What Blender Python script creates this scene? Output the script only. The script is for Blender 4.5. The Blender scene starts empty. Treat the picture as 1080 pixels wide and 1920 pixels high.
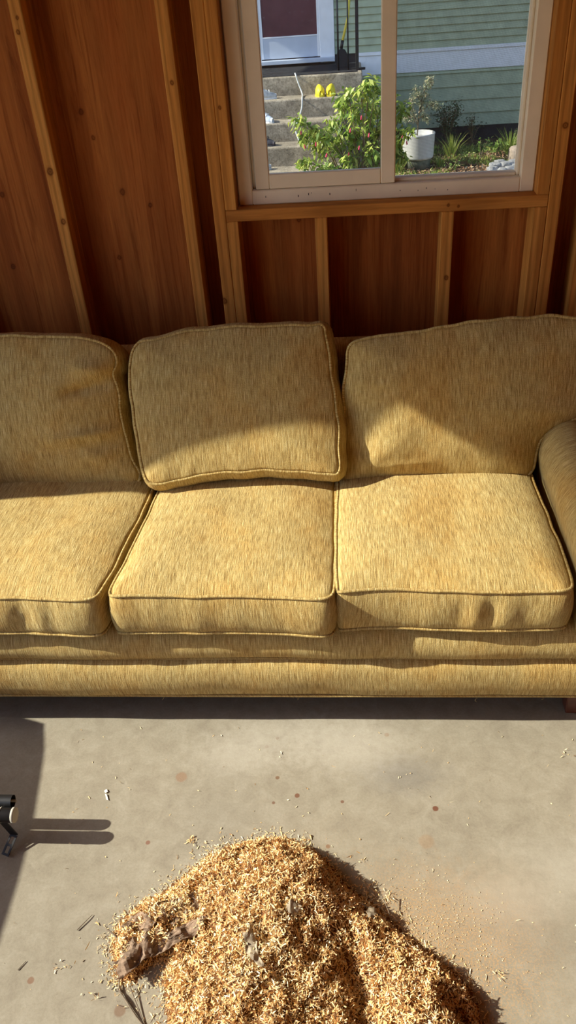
import bpy, bmesh, math, random
import numpy as np
from mathutils import Vector, Matrix, noise

# ------------------------------------------------------------------ camera
SC = bpy.context.scene
COL = SC.collection
R = math.radians
CAM_H = 1.86
def make_camera():
    yaw, pitch, roll = R(5.9), R(35.2), R(4.41)
    f = Vector((-math.sin(yaw)*math.cos(pitch), math.cos(yaw)*math.cos(pitch), -math.sin(pitch)))
    r = Vector((math.cos(yaw), math.sin(yaw), 0))
    d = f.cross(r)
    r2 = math.cos(roll)*r + math.sin(roll)*d
    d2 = -math.sin(roll)*r + math.cos(roll)*d
    cd = bpy.data.cameras.new('camera')
    cd.sensor_fit = 'VERTICAL'; cd.sensor_height = 36.0; cd.sensor_width = 20.25
    cd.lens = 1490.0/1920.0*36.0
    cd.clip_start = 0.02
    c = bpy.data.objects.new('camera', cd); COL.objects.link(c)
    m = Matrix((( r2.x, -d2.x, -f.x, 0), (r2.y, -d2.y, -f.y, 0), (r2.z, -d2.z, -f.z, CAM_H), (0, 0, 0, 1)))
    c.matrix_world = m
    SC.camera = c
make_camera()

# ------------------------------------------------------------------ light
SUN = Vector((1.0, 0.10, -0.64)).normalized()
EXPOSURE = 0.0
SUN_STRENGTH = 8.5
SKY_STRENGTH = 0.36
sl = bpy.data.lights.new('sun', 'SUN'); sl.energy = SUN_STRENGTH; sl.angle = R(0.55); sl.color = (1.0, 0.95, 0.78)
so = bpy.data.objects.new('sun', sl); COL.objects.link(so)
so.rotation_euler = SUN.to_track_quat('-Z', 'Y').to_euler(); so.location = (-6, -1, 6)
W = bpy.data.worlds.new('world'); SC.world = W; W.use_nodes = True
wn = W.node_tree; bg = wn.nodes['Background']
sky = wn.nodes.new('ShaderNodeTexSky'); sky.sky_type = 'NISHITA'; sky.sun_disc = False
sky.sun_elevation = R(32); sky.sun_rotation = R(275); sky.air_density = 1.0; sky.dust_density = 1.5
wn.links.new(sky.outputs[0], bg.inputs[0]); bg.inputs[1].default_value = SKY_STRENGTH
vs = SC.view_settings; vs.view_transform = 'Standard'; vs.look = 'None'; vs.exposure = EXPOSURE; vs.gamma = 1.0
vs.use_curve_mapping = False

# ------------------------------------------------------------------ helpers
WLOC = {}
def wloc(o): return WLOC.get(o.name, Vector((0, 0, 0)))
def tag(o, label=None, cat=None, group=None, kind=None):
    if label: o['label'] = label
    if cat: o['category'] = cat
    if group: o['group'] = group
    if kind: o['kind'] = kind
    return o
def empty(name, loc, label=None, cat=None, group=None, kind=None):
    o = bpy.data.objects.new(name, None); COL.objects.link(o)
    o.empty_display_size = 0.05
    o.location = loc; WLOC[o.name] = Vector(loc)
    return tag(o, label, cat, group, kind)
def link_mesh(name, me, parent=None, base=None):
    """vertices arrive in world space; the object's origin goes to its base centre"""
    n = len(me.vertices); co = np.empty(n*3); me.vertices.foreach_get('co', co); co = co.reshape(-1, 3)
    if base is None:
        lo = co.min(0); hi = co.max(0); base = Vector(((lo[0]+hi[0])/2, (lo[1]+hi[1])/2, lo[2]))
    base = Vector(base)
    co = co - np.array(base); me.vertices.foreach_set('co', co.ravel()); me.update()
    o = bpy.data.objects.new(name, me); COL.objects.link(o)
    if parent is not None:
        o.parent = parent; o.location = base - wloc(parent)
    else:
        o.location = base
    WLOC[o.name] = base
    return o
def mesh_np(name, V, F, mat, parent=None, smooth=True, uv=None, base=None, attr=None, mats=None):
    me = bpy.data.meshes.new(name)
    V = np.asarray(V, float)
    if isinstance(F, np.ndarray):
        nf, k = F.shape
        me.vertices.add(len(V)); me.vertices.foreach_set('co', V.ravel())
        me.loops.add(nf*k); me.loops.foreach_set('vertex_index', F.ravel().astype(np.int32))
        me.polygons.add(nf); me.polygons.foreach_set('loop_start', np.arange(0, nf*k, k, dtype=np.int32))
        me.polygons.foreach_set('loop_total', np.full(nf, k, dtype=np.int32))
        me.update(calc_edges=True)
    else:
        me.from_pydata([tuple(v) for v in V], [], [tuple(int(i) for i in f) for f in F])
    me.validate()
    me.materials.append(mat)
    if smooth: me.polygons.foreach_set('use_smooth', np.ones(len(me.polygons), bool))
    if uv is not None:
        ul = me.uv_layers.new(name='uv'); li = np.empty(len(me.loops), np.int32)
        me.loops.foreach_get('vertex_index', li)
        ul.data.foreach_set('uv', np.asarray(uv, float)[li].ravel())
    if attr is not None:
        for k, a in attr.items():
            at = me.attributes.new(k, 'FLOAT', 'POINT'); at.data.foreach_set('value', np.asarray(a, float))
    return link_mesh(name, me, parent, base)

class MB:
    def __init__(s): s.bm = bmesh.new()
    def box(s, x0, x1, y0, y1, z0, z1, bev=0.0, M=None, seg=1):
        r = bmesh.ops.create_cube(s.bm, size=1.0)
        vs_ = r['verts']
        T = Matrix.Translation(((x0+x1)/2, (y0+y1)/2, (z0+z1)/2)) @ Matrix.Diagonal((abs(x1-x0), abs(y1-y0), abs(z1-z0), 1))
        if M is not None: T = M @ T
        bmesh.ops.transform(s.bm, matrix=T, verts=vs_)
        if bev > 0:
            es = list({e for v in vs_ for e in v.link_edges})
            bmesh.ops.bevel(s.bm, geom=es, offset=bev, segments=seg, affect='EDGES', profile=0.5)
        return s
    def tube(s, pts, r, n=8, cap=True):
        pts = [Vector(p) for p in pts]
        rs = r if isinstance(r, (list, tuple)) else [r]*len(pts)
        rings = []; up = None
        for i, p in enumerate(pts):
            t = (pts[min(i+1, len(pts)-1)] - pts[max(i-1, 0)]).normalized()
            if up is None:
                up = Vector((0, 0, 1)) if abs(t.z) < .9 else Vector((0, 1, 0))
            a = t.cross(up)
            if a.length < 1e-6: a = t.orthogonal()
            a.normalize(); b = a.cross(t).normalized(); up = b
            rings.append([s.bm.verts.new(p + rs[i]*(math.cos(2*math.pi*k/n)*a + math.sin(2*math.pi*k/n)*b)) for k in range(n)])
        for A, B in zip(rings, rings[1:]):
            for k in range(n):
                f = s.bm.faces.new((A[k], A[(k+1) % n], B[(k+1) % n], B[k])); f.smooth = True
        if cap:
            s.bm.faces.new(list(reversed(rings[0]))); s.bm.faces.new(rings[-1])
        return s
    def lathe(s, c, prof, n=32, sx=1.0, sy=1.0, closed=False):
        rings = []
        for r, z in prof:
            rings.append([s.bm.verts.new((c[0]+sx*r*math.cos(2*math.pi*k/n), c[1]+sy*r*math.sin(2*math.pi*k/n), c[2]+z)) for k in range(n)])
        for A, B in zip(rings, rings[1:]):
            for k in range(n):
                f = s.bm.faces.new((A[k], A[(k+1) % n], B[(k+1) % n], B[k])); f.smooth = True
        s.bm.faces.new(list(reversed(rings[0]))); s.bm.faces.new(rings[-1])
        return s
    def prism(s, poly, y0, y1, axis='y'):
        def P(a, b, c):
            return (a, c, b) if axis == 'y' else ((c, a, b) if axis == 'x' else (a, b, c))
        A = [s.bm.verts.new(P(a, b, y0)) for a, b in poly]; B = [s.bm.verts.new(P(a, b, y1)) for a, b in poly]
        n = len(poly)
        for k in range(n): s.bm.faces.new((A[k], A[(k+1) % n], B[(k+1) % n], B[k]))
        s.bm.faces.new(list(reversed(A))); s.bm.faces.new(B)
        return s
    def build(s, name, mat, parent=None, base=None):
        bmesh.ops.recalc_face_normals(s.bm, faces=s.bm.faces)
        me = bpy.data.meshes.new(name); s.bm.to_mesh(me); s.bm.free()
        me.materials.append(mat)
        return link_mesh(name, me, parent, base)

def copy_tree(o, parent=None):
    c = o.copy(); COL.objects.link(c)
    if parent is not None: c.parent = parent
    for ch in [x for x in bpy.data.objects if x.parent == o]: copy_tree(ch, c)
    return c

# ------------------------------------------------------------------ materials
class NT:
    def __init__(s, name, rough=0.8, spec=0.3):
        s.m = bpy.data.materials.new(name); s.m.use_nodes = True; s.t = s.m.node_tree
        s.b = s.t.nodes['Principled BSDF']; s.out = s.t.nodes['Material Output']
        s.b.inputs['Roughness'].default_value = rough; s.b.inputs['Specular IOR Level'].default_value = spec
    def n(s, ty, **kw):
        nd = s.t.nodes.new(ty)
        for k, v in kw.items():
            if k.startswith('i_'):
                nd.inputs[k[2:].replace('_', ' ')].default_value = v
            else: setattr(nd, k, v)
        return nd
    def l(s, a, b): s.t.links.new(a, b)
    def coord(s, which='Object', scale=(1, 1, 1), loc=(0, 0, 0), rot=(0, 0, 0), rand=False):
        tc = s.n('ShaderNodeTexCoord'); mp = s.n('ShaderNodeMapping')
        mp.inputs['Scale'].default_value = scale; mp.inputs['Location'].default_value = loc; mp.inputs['Rotation'].default_value = rot
        s.l(tc.outputs[which], mp.inputs['Vector'])
        if rand:
            oi = s.n('ShaderNodeObjectInfo'); mu = s.n('ShaderNodeMath', operation='MULTIPLY'); mu.inputs[1].default_value = 40
            s.l(oi.outputs['Random'], mu.inputs[0]); s.l(mu.outputs[0], mp.inputs['Location'])
        return mp.outputs['Vector']
    def noise(s, vec, scale, detail=4, rough=.55, dist=0.0):
        nd = s.n('ShaderNodeTexNoise'); nd.inputs['Scale'].default_value = scale; nd.inputs['Detail'].default_value = detail
        nd.inputs['Roughness'].default_value = rough; nd.inputs['Distortion'].default_value = dist
        s.l(vec, nd.inputs['Vector']); return nd.outputs['Fac']
    def ramp(s, fac, stops):
        nd = s.n('ShaderNodeValToRGB'); cr = nd.color_ramp
        while len(cr.elements) < len(stops): cr.elements.new(0.5)
        for e, (p, c) in zip(cr.elements, stops):
            e.position = p; e.color = (c[0], c[1], c[2], 1) if hasattr(c, '__len__') else (c, c, c, 1)
        s.l(fac, nd.inputs['Fac']); return nd.outputs['Color']
    def mix(s, fac, a, b, mode='MIX'):
        nd = s.n('ShaderNodeMix', data_type='RGBA', blend_type=mode)
        for inp, v in ((nd.inputs[0], fac), (nd.inputs[6], a), (nd.inputs[7], b)):
            if isinstance(v, bpy.types.NodeSocket): s.l(v, inp)
            elif hasattr(v, '__len__'): inp.default_value = (v[0], v[1], v[2], 1)
            else: inp.default_value = v
        return nd.outputs[2]
    def math(s, op, a, b=0.0, c=0.0, clamp=False):
        nd = s.n('ShaderNodeMath', operation=op); nd.use_clamp = clamp
        for i, v in enumerate((a, b, c)):
            if isinstance(v, bpy.types.NodeSocket): s.l(v, nd.inputs[i])
            else: nd.inputs[i].default_value = v
        return nd.outputs[0]
    def bump(s, h, strength=.3, dist=.002, prev=None):
        nd = s.n('ShaderNodeBump'); nd.inputs['Strength'].default_value = strength; nd.inputs['Distance'].default_value = dist
        s.l(h, nd.inputs['Height'])
        if prev is not None: s.l(prev, nd.inputs['Normal'])
        return nd.outputs['Normal']
    def fin(s, col=None, normal=None, rough=None):
        if col is not None:
            if isinstance(col, bpy.types.NodeSocket): s.l(col, s.b.inputs['Base Color'])
            else: s.b.inputs['Base Color'].default_value = (*col, 1)
        if normal is not None: s.l(normal, s.b.inputs['Normal'])
        if rough is not None: s.l(rough, s.b.inputs['Roughness'])
        return s.m

def m_plain(name, col, rough=.7, spec=.3, metal=0.0, var=.12, vs_=30, bump=.1):
    t = NT(name, rough, spec); t.b.inputs['Metallic'].default_value = metal
    v = t.coord('Object'); f = t.noise(v, vs_, 5)
    lo = tuple(c*(1-var*1.6) for c in col); hi = tuple(min(1, c*(1+var)) for c in col)
    c = t.ramp(f, [(.3, lo), (.7, hi)])
    return t.fin(c, t.bump(t.noise(v, vs_*6, 4), bump, .002))

def m_fabric(name='upholstery_tweed', tone=1.0):
    t = NT(name, .92, .08)
    uv = t.coord('UV')
    def mp(sx, sy, loc=(0, 0, 0)):
        m = t.n('ShaderNodeMapping'); m.inputs['Scale'].default_value = (sx, sy, 1); m.inputs['Location'].default_value = loc
        t.l(uv, m.inputs['Vector']); return m.outputs['Vector']
    streak = t.noise(mp(400, 26), 1.0, 3, .6)
    streak2 = t.noise(mp(130, 7, (7, 3, 0)), 1.0, 4, .65)
    cross = t.noise(mp(45, 430, (3, 9, 0)), 1.0, 2, .6)
    grain = t.noise(mp(620, 620), 1.0, 2, .6)
    big = t.noise(mp(5, 4, (1.3, 2.2, 0)), 1.0, 4, .6)
    c1 = t.ramp(streak, [(.32, (.40*tone, .27*tone, .095*tone)), (.5, (.66*tone, .485*tone, .19*tone)), (.66, (.84*tone, .69*tone, .34*tone))])
    c2 = t.ramp(streak2, [(.36, (.72, .66, .58)), (.5, (1.0, 1.0, 1.0)), (.68, (1.0, 1.0, 1.0))])
    c = t.mix(.75, c1, c2, 'MULTIPLY')
    c3 = t.ramp(grain, [(.3, (.62, .58, .52)), (.62, (1.08, 1.08, 1.06))])
    c = t.mix(.7, c, c3, 'MULTIPLY')
    c4 = t.ramp(cross, [(.3, (.75, .74, .72)), (.6, (1.0, 1.0, 1.0))])
    c = t.mix(.55, c, c4, 'MULTIPLY')
    c5 = t.ramp(big, [(.36, (1.0, .84, .62)), (.5, (1, 1, 1)), (.66, (.88, .93, 1.0))])
    c = t.mix(.6, c, c5, 'MULTIPLY')
    h = t.math('ADD', t.math('MULTIPLY', streak, 1.2), t.math('ADD', t.math('MULTIPLY', grain, .9), t.math('MULTIPLY', cross, .6)))
    nm = t.bump(h, .8, .0022)
    nm = t.bump(t.noise(mp(14, 10), 1.0, 4, .6), .5, .010, nm)
    t.b.inputs['Sheen Weight'].default_value = .12; t.b.inputs['Sheen Roughness'].default_value = .5
    t.b.inputs['Sheen Tint'].default_value = (1, .85, .6, 1)
    return t.fin(c, nm)

def m_wood(name, dark, mid, light, grain_axis='z', fine=1.0, knots=0.0, figure=1.0, rand=True, rough=.75, wave=.35, waves=9, spots=(), veins=False):
    t = NT(name, rough, .15)
    ax = {'z': (1, 1, .06), 'x': (.06, 1, 1), 'y': (1, .06, 1)}[grain_axis]
    v = t.coord('Object', ax, rand=rand)
    warp = t.noise(v, 4.5*figure, 5, .6, .6)
    fibre = t.noise(v, 90*fine, 4, .65, .3)
    wv = t.n('ShaderNodeTexWave', wave_type='BANDS', bands_direction='X'); wv.inputs['Scale'].default_value = waves*figure
    wv.inputs['Distortion'].default_value = 9; wv.inputs['Detail'].default_value = 3; wv.inputs['Detail Scale'].default_value = .8
    wv.inputs['Detail Roughness'].default_value = .6; t.l(v, wv.inputs['Vector'])
    c = t.ramp(warp, [(.30, dark), (.5, mid), (.70, light)])
    c = t.mix(wave, c, t.ramp(wv.outputs['Fac'], [(.0, (.55, .50, .45)), (.5, (1, 1, 1)), (1, (1.12, 1.12, 1.1))]), 'MULTIPLY')
    c = t.mix(.6, c, t.ramp(fibre, [(.3, (.62, .58, .55)), (.6, (1, 1, 1))]), 'MULTIPLY')
    vk = t.coord('Object', {'z': (1, 1, .42), 'x': (.42, 1, 1), 'y': (1, .42, 1)}[grain_axis], rand=rand)
    if knots > 0:
        vo = t.n('ShaderNodeTexVoronoi', feature='F1'); vo.inputs['Scale'].default_value = knots; vo.inputs['Randomness'].default_value = 1.0
        t.l(vk, vo.inputs['Vector'])
        k = t.ramp(vo.outputs['Distance'], [(.0, (.10, .05, .03)), (.022, (.25, .13, .08)), (.035, (.75, .6, .5)), (.06, (1, 1, 1))])
        c = t.mix(.9, c, k, 'MULTIPLY')
    if veins:
        vv = t.coord('Object', (1, 1, .035)); vn = t.noise(vv, 26, 6, .72, 1.2)
        c = t.mix(.75, c, t.ramp(vn, [(.40, (.62, .52, .46)), (.475, (1, 1, 1)), (.56, (1, 1, 1)), (.64, (1.22, 1.25, 1.25))]), 'MULTIPLY')
    if spots:
        g = t.n('ShaderNodeNewGeometry'); sx = t.n('ShaderNodeSeparateXYZ'); t.l(g.outputs['Position'], sx.inputs[0])
        wob = t.math('MULTIPLY', t.math('SUBTRACT', t.noise(g.outputs['Position'], 90, 2, .5), .5), .006)
        for x, z, r in spots:
            dx = t.math('MULTIPLY', t.math('SUBTRACT', sx.outputs[0], x), 1.25); dz = t.math('SUBTRACT', sx.outputs[2], z)
            d = t.math('ADD', t.math('SQRT', t.math('ADD', t.math('MULTIPLY', dx, dx), t.math('MULTIPLY', dz, dz))), wob)
            k = t.ramp(t.math('MULTIPLY', d, .25/r), [(.0, (.22, .14, .1)), (.15, (.55, .45, .38)), (.20, (.18, .11, .08)), (.30, (.30, .2, .15)), (.40, (.85, .8, .75)), (.6, (1, 1, 1))])
            c = t.mix(.7 if veins else .85, c, k, 'MULTIPLY')
    return t.fin(c, t.bump(fibre, .35, .0012))

def m_concrete():
    t = NT('concrete_slab', .85, .2)
    v = t.coord('Object')
    big = t.noise(v, 1.7, 6, .62, .4); mid = t.noise(v, 16, 8, .72, .5); fine = t.noise(v, 160, 4, .7); speck = t.noise(v, 420, 2, .6)
    c = t.ramp(mid, [(.25, (.235, .205, .160)), (.5, (.30, .27, .212)), (.75, (.36, .33, .27))])
    c = t.mix(.3, c, t.ramp(big, [(.3, (.78, .77, .75)), (.5, (1, 1, 1)), (.72, (1.08, 1.07, 1.05))]), 'MULTIPLY')
    c = t.mix(.55, c, t.ramp(fine, [(.3, (.80, .79, .77)), (.6, (1.03, 1.03, 1.03))]), 'MULTIPLY')
    c = t.mix(.6, c, t.ramp(speck, [(.27, (.5, .46, .42)), (.35, (1, 1, 1)), (.70, (1, 1, 1)), (.78, (1.3, 1.28, 1.22))]), 'MULTIPLY')
    # trowel arcs and pale scratches
    wv = t.n('ShaderNodeTexWave', wave_type='RINGS', rings_direction='Z'); wv.inputs['Scale'].default_value = 2.2
    wv.inputs['Distortion'].default_value = 12; wv.inputs['Detail'].default_value = 4; wv.inputs['Detail Roughness'].default_value = .7
    t.l(v, wv.inputs['Vector'])
    c = t.mix(.15, c, t.ramp(wv.outputs['Fac'], [(.0, (.9, .89, .87)), (.5, (1, 1, 1)), (.96, (1, 1, 1)), (1.0, (1.16, 1.15, 1.13))]), 'MULTIPLY')
    sx = t.n('ShaderNodeSeparateXYZ'); g = t.n('ShaderNodeNewGeometry'); t.l(g.outputs['Position'], sx.inputs[0])
    def blob(x, y, r0, r1, wob=.35, ax=1.0):
        dx = t.math('MULTIPLY', t.math('SUBTRACT', sx.outputs[0], x), ax); dy = t.math('SUBTRACT', sx.outputs[1], y)
        d = t.math('SQRT', t.math('ADD', t.math('MULTIPLY', dx, dx), t.math('MULTIPLY', dy, dy)))
        d = t.math('ADD', d, t.math('MULTIPLY', t.math('SUBTRACT', stn, .5), wob*r1))
        mr = t.n('ShaderNodeMapRange'); mr.inputs['From Min'].default_value = r1; mr.inputs['From Max'].default_value = r0
        mr.interpolation_type = 'SMOOTHSTEP'
        t.l(d, mr.inputs['Value']); return mr.outputs['Result']
    stn = t.noise(v, 45, 3, .6)
    # rusty drips, oily spots
    for x, y, r, col, a in [(-.495, 1.355, .017, (.26, .15, .09), .6), (-.169, 1.30, .007, (.16, .07, .04), .9), (-.226, 1.356, .006, (.16, .08, .04), .8),
                            (.197, 1.266, .008, (.15, .06, .035), .95), (-.231, 1.277, .005, (.15, .07, .04), .8), (-.047, 1.283, .005, (.16, .07, .04), .8),
                            (.08, 1.505, .007, (.24, .14, .08), .7), (-.083, 1.153, .006, (.22, .12, .07), .8), (-.549, 1.155, .006, (.2, .09, .06), .8),
                            (-.529, .756, .013, (.19, .12, .08), .75), (-.748, .812, .008, (.2, .1, .06), .7), (-.264, 1.46, .006, (.2, .13, .09), .6),
                            (.166, 1.171, .020, (.30, .20, .12), .45), (-.235, 1.49, .005, (.16, .09, .05), .8)]:
        c = t.mix(t.math('MULTIPLY', blob(x, y, r*.75, r*1.15), a), c, col)
    # grey scuffs
    for x, y, r, ax, a in [(.12, 1.37, .10, .55, .5), (-.35, 1.22, .2, .8, .12), (.35, .95, .16, .8, .22), (-.52, .86, .08, 1, .4), (-.40, .80, .07, 1, .5)]:
        c = t.mix(t.math('MULTIPLY', blob(x, y, 0, r, .8, ax), a), c, (.17, .16, .15))
    for x, y, r, a in [(-.03, 1.47, .16, .5), (-.35, 1.43, .12, .35), (.33, 1.02, .1, .35), (-.25, 1.5, .14, .3), (.5, 1.1, .15, .3)]:
        c = t.mix(t.math('MULTIPLY', blob(x, y, 0, r, .8, .6), a), c, (.50, .47, .41))
    # fine sawdust dusting around the heap
    dustn = t.math('GREATER_THAN', t.noise(v, 230, 3, .7), .53)
    for x, y, r, a in [(.12, .93, .24, .8), (-.1, .85, .45, .35), (.28, .86, .22, .6)]:
        c = t.mix(t.math('MULTIPLY', t.math('MULTIPLY', blob(x, y, 0, r, .5), dustn), a), c, (.50, .31, .15))
    for x, y, r, a in [(.15, .95, .25, .35), (.33, 1.0, .2, .22)]:
        c = t.mix(t.math('MULTIPLY', blob(x, y, 0, r, .9), a), c, (.36, .24, .13))
    nm = t.bump(fine, .3, .0014); nm = t.bump(speck, .15, .001, nm)
    return t.fin(c, nm)

def m_glass():
    t = NT('window_glass'); nt = t.t
    tr = t.n('ShaderNodeBsdfTransparent'); tr.inputs[0].default_value = (.96, .97, .98, 1)
    gl = t.n('ShaderNodeBsdfGlossy'); gl.inputs['Roughness'].default_value = .02
    df = t.n('ShaderNodeBsdfDiffuse'); df.inputs[0].default_value = (.75, .8, .9, 1)
    fr = t.n('ShaderNodeFresnel'); fr.inputs[0].default_value = 1.22
    mx = t.n('ShaderNodeMixShader'); t.l(fr.outputs[0], mx.inputs[0]); t.l(tr.outputs[0], mx.inputs[1]); t.l(gl.outputs[0], mx.inputs[2])
    dirt = t.noise(t.coord('Object'), 14, 5, .7)
    fac = t.math('MULTIPLY', t.math('POWER', dirt, 3.0), .07)
    m2 = t.n('ShaderNodeMixShader'); t.l(fac, m2.inputs[0]); t.l(mx.outputs[0], m2.inputs[1]); t.l(df.outputs[0], m2.inputs[2])
    t.l(m2.outputs[0], t.out.inputs['Surface']); return t.m
def m_screen():
    t = NT('insect_screen')
    tr = t.n('ShaderNodeBsdfTransparent'); df = t.n('ShaderNodeBsdfDiffuse'); df.inputs[0].default_value = (.06, .065, .07, 1)
    v = t.coord('Object', (1, 1, 1)); s = t.n('ShaderNodeSeparateXYZ'); t.l(v, s.inputs[0])
    a = t.math('FRACT', t.math('MULTIPLY', s.outputs[0], 560)); b = t.math('FRACT', t.math('MULTIPLY', s.outputs[2], 560))
    w = t.math('MAXIMUM', t.math('GREATER_THAN', a, .82), t.math('GREATER_THAN', b, .82))
    mx = t.n('ShaderNodeMixShader'); t.l(w, mx.inputs[0]); t.l(tr.outputs[0], mx.inputs[1]); t.l(df.outputs[0], mx.inputs[2])
    t.l(mx.outputs[0], t.out.inputs['Surface']); return t.m

def m_leaf(name, a, b, c_, trans=.35, rough=.45):
    t = NT(name, rough, .4)
    at = t.n('ShaderNodeAttribute'); at.attribute_name = 'tone'
    col = t.ramp(at.outputs['Fac'], [(0, a), (.55, b), (1, c_)])
    t.fin(col)
    tl = t.n('ShaderNodeBsdfTranslucent'); t.l(col, tl.inputs[0])
    mx = t.n('ShaderNodeMixShader'); mx.inputs[0].default_value = trans
    t.l(t.b.outputs[0], mx.inputs[1]); t.l(tl.outputs[0], mx.inputs[2]); t.l(mx.outputs[0], t.out.inputs['Surface'])
    return t.m
def m_chips():
    t = NT('pine_shavings', .75, .15)
    at = t.n('ShaderNodeAttribute'); at.attribute_name = 'tone'
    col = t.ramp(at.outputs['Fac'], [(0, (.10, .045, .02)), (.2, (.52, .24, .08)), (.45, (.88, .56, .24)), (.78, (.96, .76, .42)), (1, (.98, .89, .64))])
    t.fin(col)
    tl = t.n('ShaderNodeBsdfTranslucent'); t.l(col, tl.inputs[0])
    mx = t.n('ShaderNodeMixShader'); mx.inputs[0].default_value = .08
    t.l(t.b.outputs[0], mx.inputs[1]); t.l(tl.outputs[0], mx.inputs[2]); t.l(mx.outputs[0], t.out.inputs['Surface'])
    return t.m

FAB = m_fabric(tone=.93)
PLY = m_wood('plywood_sheathing', (.25, .066, .015), (.41, .122, .026), (.56, .21, .050), 'z', 1.5, 0, .8, False, wave=.3, waves=3.2, spots=[(-.808, 1.498, .007), (-.723, 1.262, .008), (-1.119, 1.273, .007), (-.773, 1.054, .006), (-1.145, 1.04, .007), (-.785, 1.425, .005), (-.64, 1.217, .006), (-.164, 1.15, .006)], veins=True)
SK = [(-.912, 1.352, .009), (-.905, 1.203, .007), (-.915, 1.72, .005), (-.500, 1.571, .005), (-.420, .922, .008), (-.909, 1.754, .004), (.305, .97, .006), (.62, 1.40, .007), (-.37, 1.5, .004)]
STUD = m_wood('fir_stud', (.44, .165, .035), (.62, .265, .060), (.74, .36, .095), 'z', 1.6, 0, 2.6, wave=.5, waves=6, spots=SK)
STUDX = m_wood('fir_plate', (.42, .155, .032), (.58, .24, .055), (.70, .33, .085), 'x', 1.6, 0, 2.6, wave=.5, waves=6, spots=[(.30, 1.195, .004), (.33, 1.19, .003)])
VINYL = m_plain('almond_vinyl', (.88, .77, .62), .5, .3, 0, .05, 8, .03)
GLASS = m_glass(); SCREEN = m_screen()
CONC = m_concrete()
BLACK = m_plain('black_painted_steel', (.018, .018, .02), .4, .5, .2, .15, 40, .05)
BLACKP = m_plain('black_plastic', (.02, .02, .022), .6, .3, 0, .1, 20, .05)
CAPM = m_plain('grey_plastic_cap', (.42, .40, .35), .6, .3, 0, .08, 60, .05)
LEGM = m_plain('dark_red_wood', (.11, .035, .022), .45, .4, 0, .2, 25, .05)
CHIPS = m_chips()

# ------------------------------------------------------------------ room shell
def struct(o): o['kind'] = 'structure'; return o
D = 2.54; PW = 2.629; TOP = 2.46
fl = MB().box(-2.6, 1.95, -2.7, 2.66, -.12, 0).build('floor', CONC, base=(0, 0, 0)); struct(fl)
wb = MB()
wb.box(-2.35, -.36, PW, PW+.014, 0, TOP+.14); wb.box(.575, 1.9, PW, PW+.014, 0, TOP+.14)
wb.box(-.36, .575, PW, PW+.014, 0, 1.205); wb.box(-.36, .575, PW, PW+.014, 2.12, TOP+.14)
wall_back = struct(wb.build('wall_back', PLY, base=(0, PW, 0)))
def stud(x0, x1, z0=.038, z1=TOP-.076, y0=D, y1=PW, name='stud', par=wall_back, mat=STUD):
    return MB().box(x0, x1, y0, y1, z0, z1, .002).build(name, mat, par)
for x in (-2.127, -1.721, -1.315, -.928, -.521, .70, 1.106, 1.512): stud(x, x+.037)
stud(-.424, -.386); stud(-.3855, -.349, .038, 1.1755, name='trimmer_stud'); stud(-.3855, -.349, 1.2115, 2.10, name='trimmer_stud')
stud(.5985, .635); stud(.558, .5975, .038, 1.1755, name='trimmer_stud'); stud(.561, .5975, 1.2115, 2.10, name='trimmer_stud')
stud(-.109, -.071, .038, 1.1755, name='cripple_stud'); stud(.281, .319, .038, 1.1755, name='cripple_stud')
MB().box(-.385, .5975, D, PW, 1.176, 1.211, .002).build('rough_sill', STUDX, wall_back)
MB().box(-.385, .5975, D, PW, 2.10, 2.30, .002).build('window_header', STUDX, wall_back)
MB().box(-2.3, 1.86, D, PW, 0, .0375, .002).build('bottom_plate', STUDX, wall_back)
MB().box(-2.3, 1.86, D, PW, TOP-.0755, TOP, .002).build('top_plate', STUDX, wall_back)

# right wall
wr = struct(MB().box(1.9, 1.914, -2.65, PW, 0, TOP+.14).build('wall_right', PLY, base=(1.9, 0, 0)))
for y in (2.2, 1.79, 1.385, .98, .57, .17, -.24, -.65, -1.05, -1.46, -1.87, -2.27):
    MB().box(1.812, 1.9, y, y+.037, .038, TOP, .002).build('stud', STUD, wr)
MB().box(1.812, 1.9, -2.6, D, 0, .0375, .002).build('bottom_plate', STUDX, wr)
# left wall with the wide door opening that lets the sun in
JY = 1.865; HZ = 2.325; LX = -2.3
wl = MB(); wl.box(LX-.014, LX, JY, PW, 0, TOP+.14); wl.box(LX-.014, LX, -2.2, JY, HZ, TOP+.14); wl.box(LX-.014, LX, -2.65, -2.2, 0, TOP+.14)
wl = struct(wl.build('wall_left', PLY, base=(LX, 0, 0)))
for y in (JY+.002, -2.24, 2.27): MB().box(LX, LX+.088, y, y+.037, .0, TOP-.09, .002).build('stud', STUD, wl)
MB().box(LX, LX+.088, -2.2, JY, HZ, TOP-.002, .002).build('door_header', STUDX, wl)
# front wall behind the camera
wf = MB(); wf.box(-2.3, 1.9, -2.664, -2.65, 0, TOP+.14)
wf = struct(wf.build('wall_front', PLY, base=(0, -2.65, 0)))
for x in (-1.54, -1.138, -.198, .3, .7, 1.102): MB().box(x, x+.037, -2.65, -2.562, 0, TOP, .002).build('stud', STUD, wf)
ce = struct(MB().box(-2.314, 1.914, -2.664, PW+.014, TOP+.14, TOP+.16).build('ceiling', PLY))
for y in np.arange(-2.5, 2.6, .61):
    MB().box(-2.314, 1.914, y, y+.037, TOP, TOP+.139, .002).build('joist', STUDX, ce)

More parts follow.
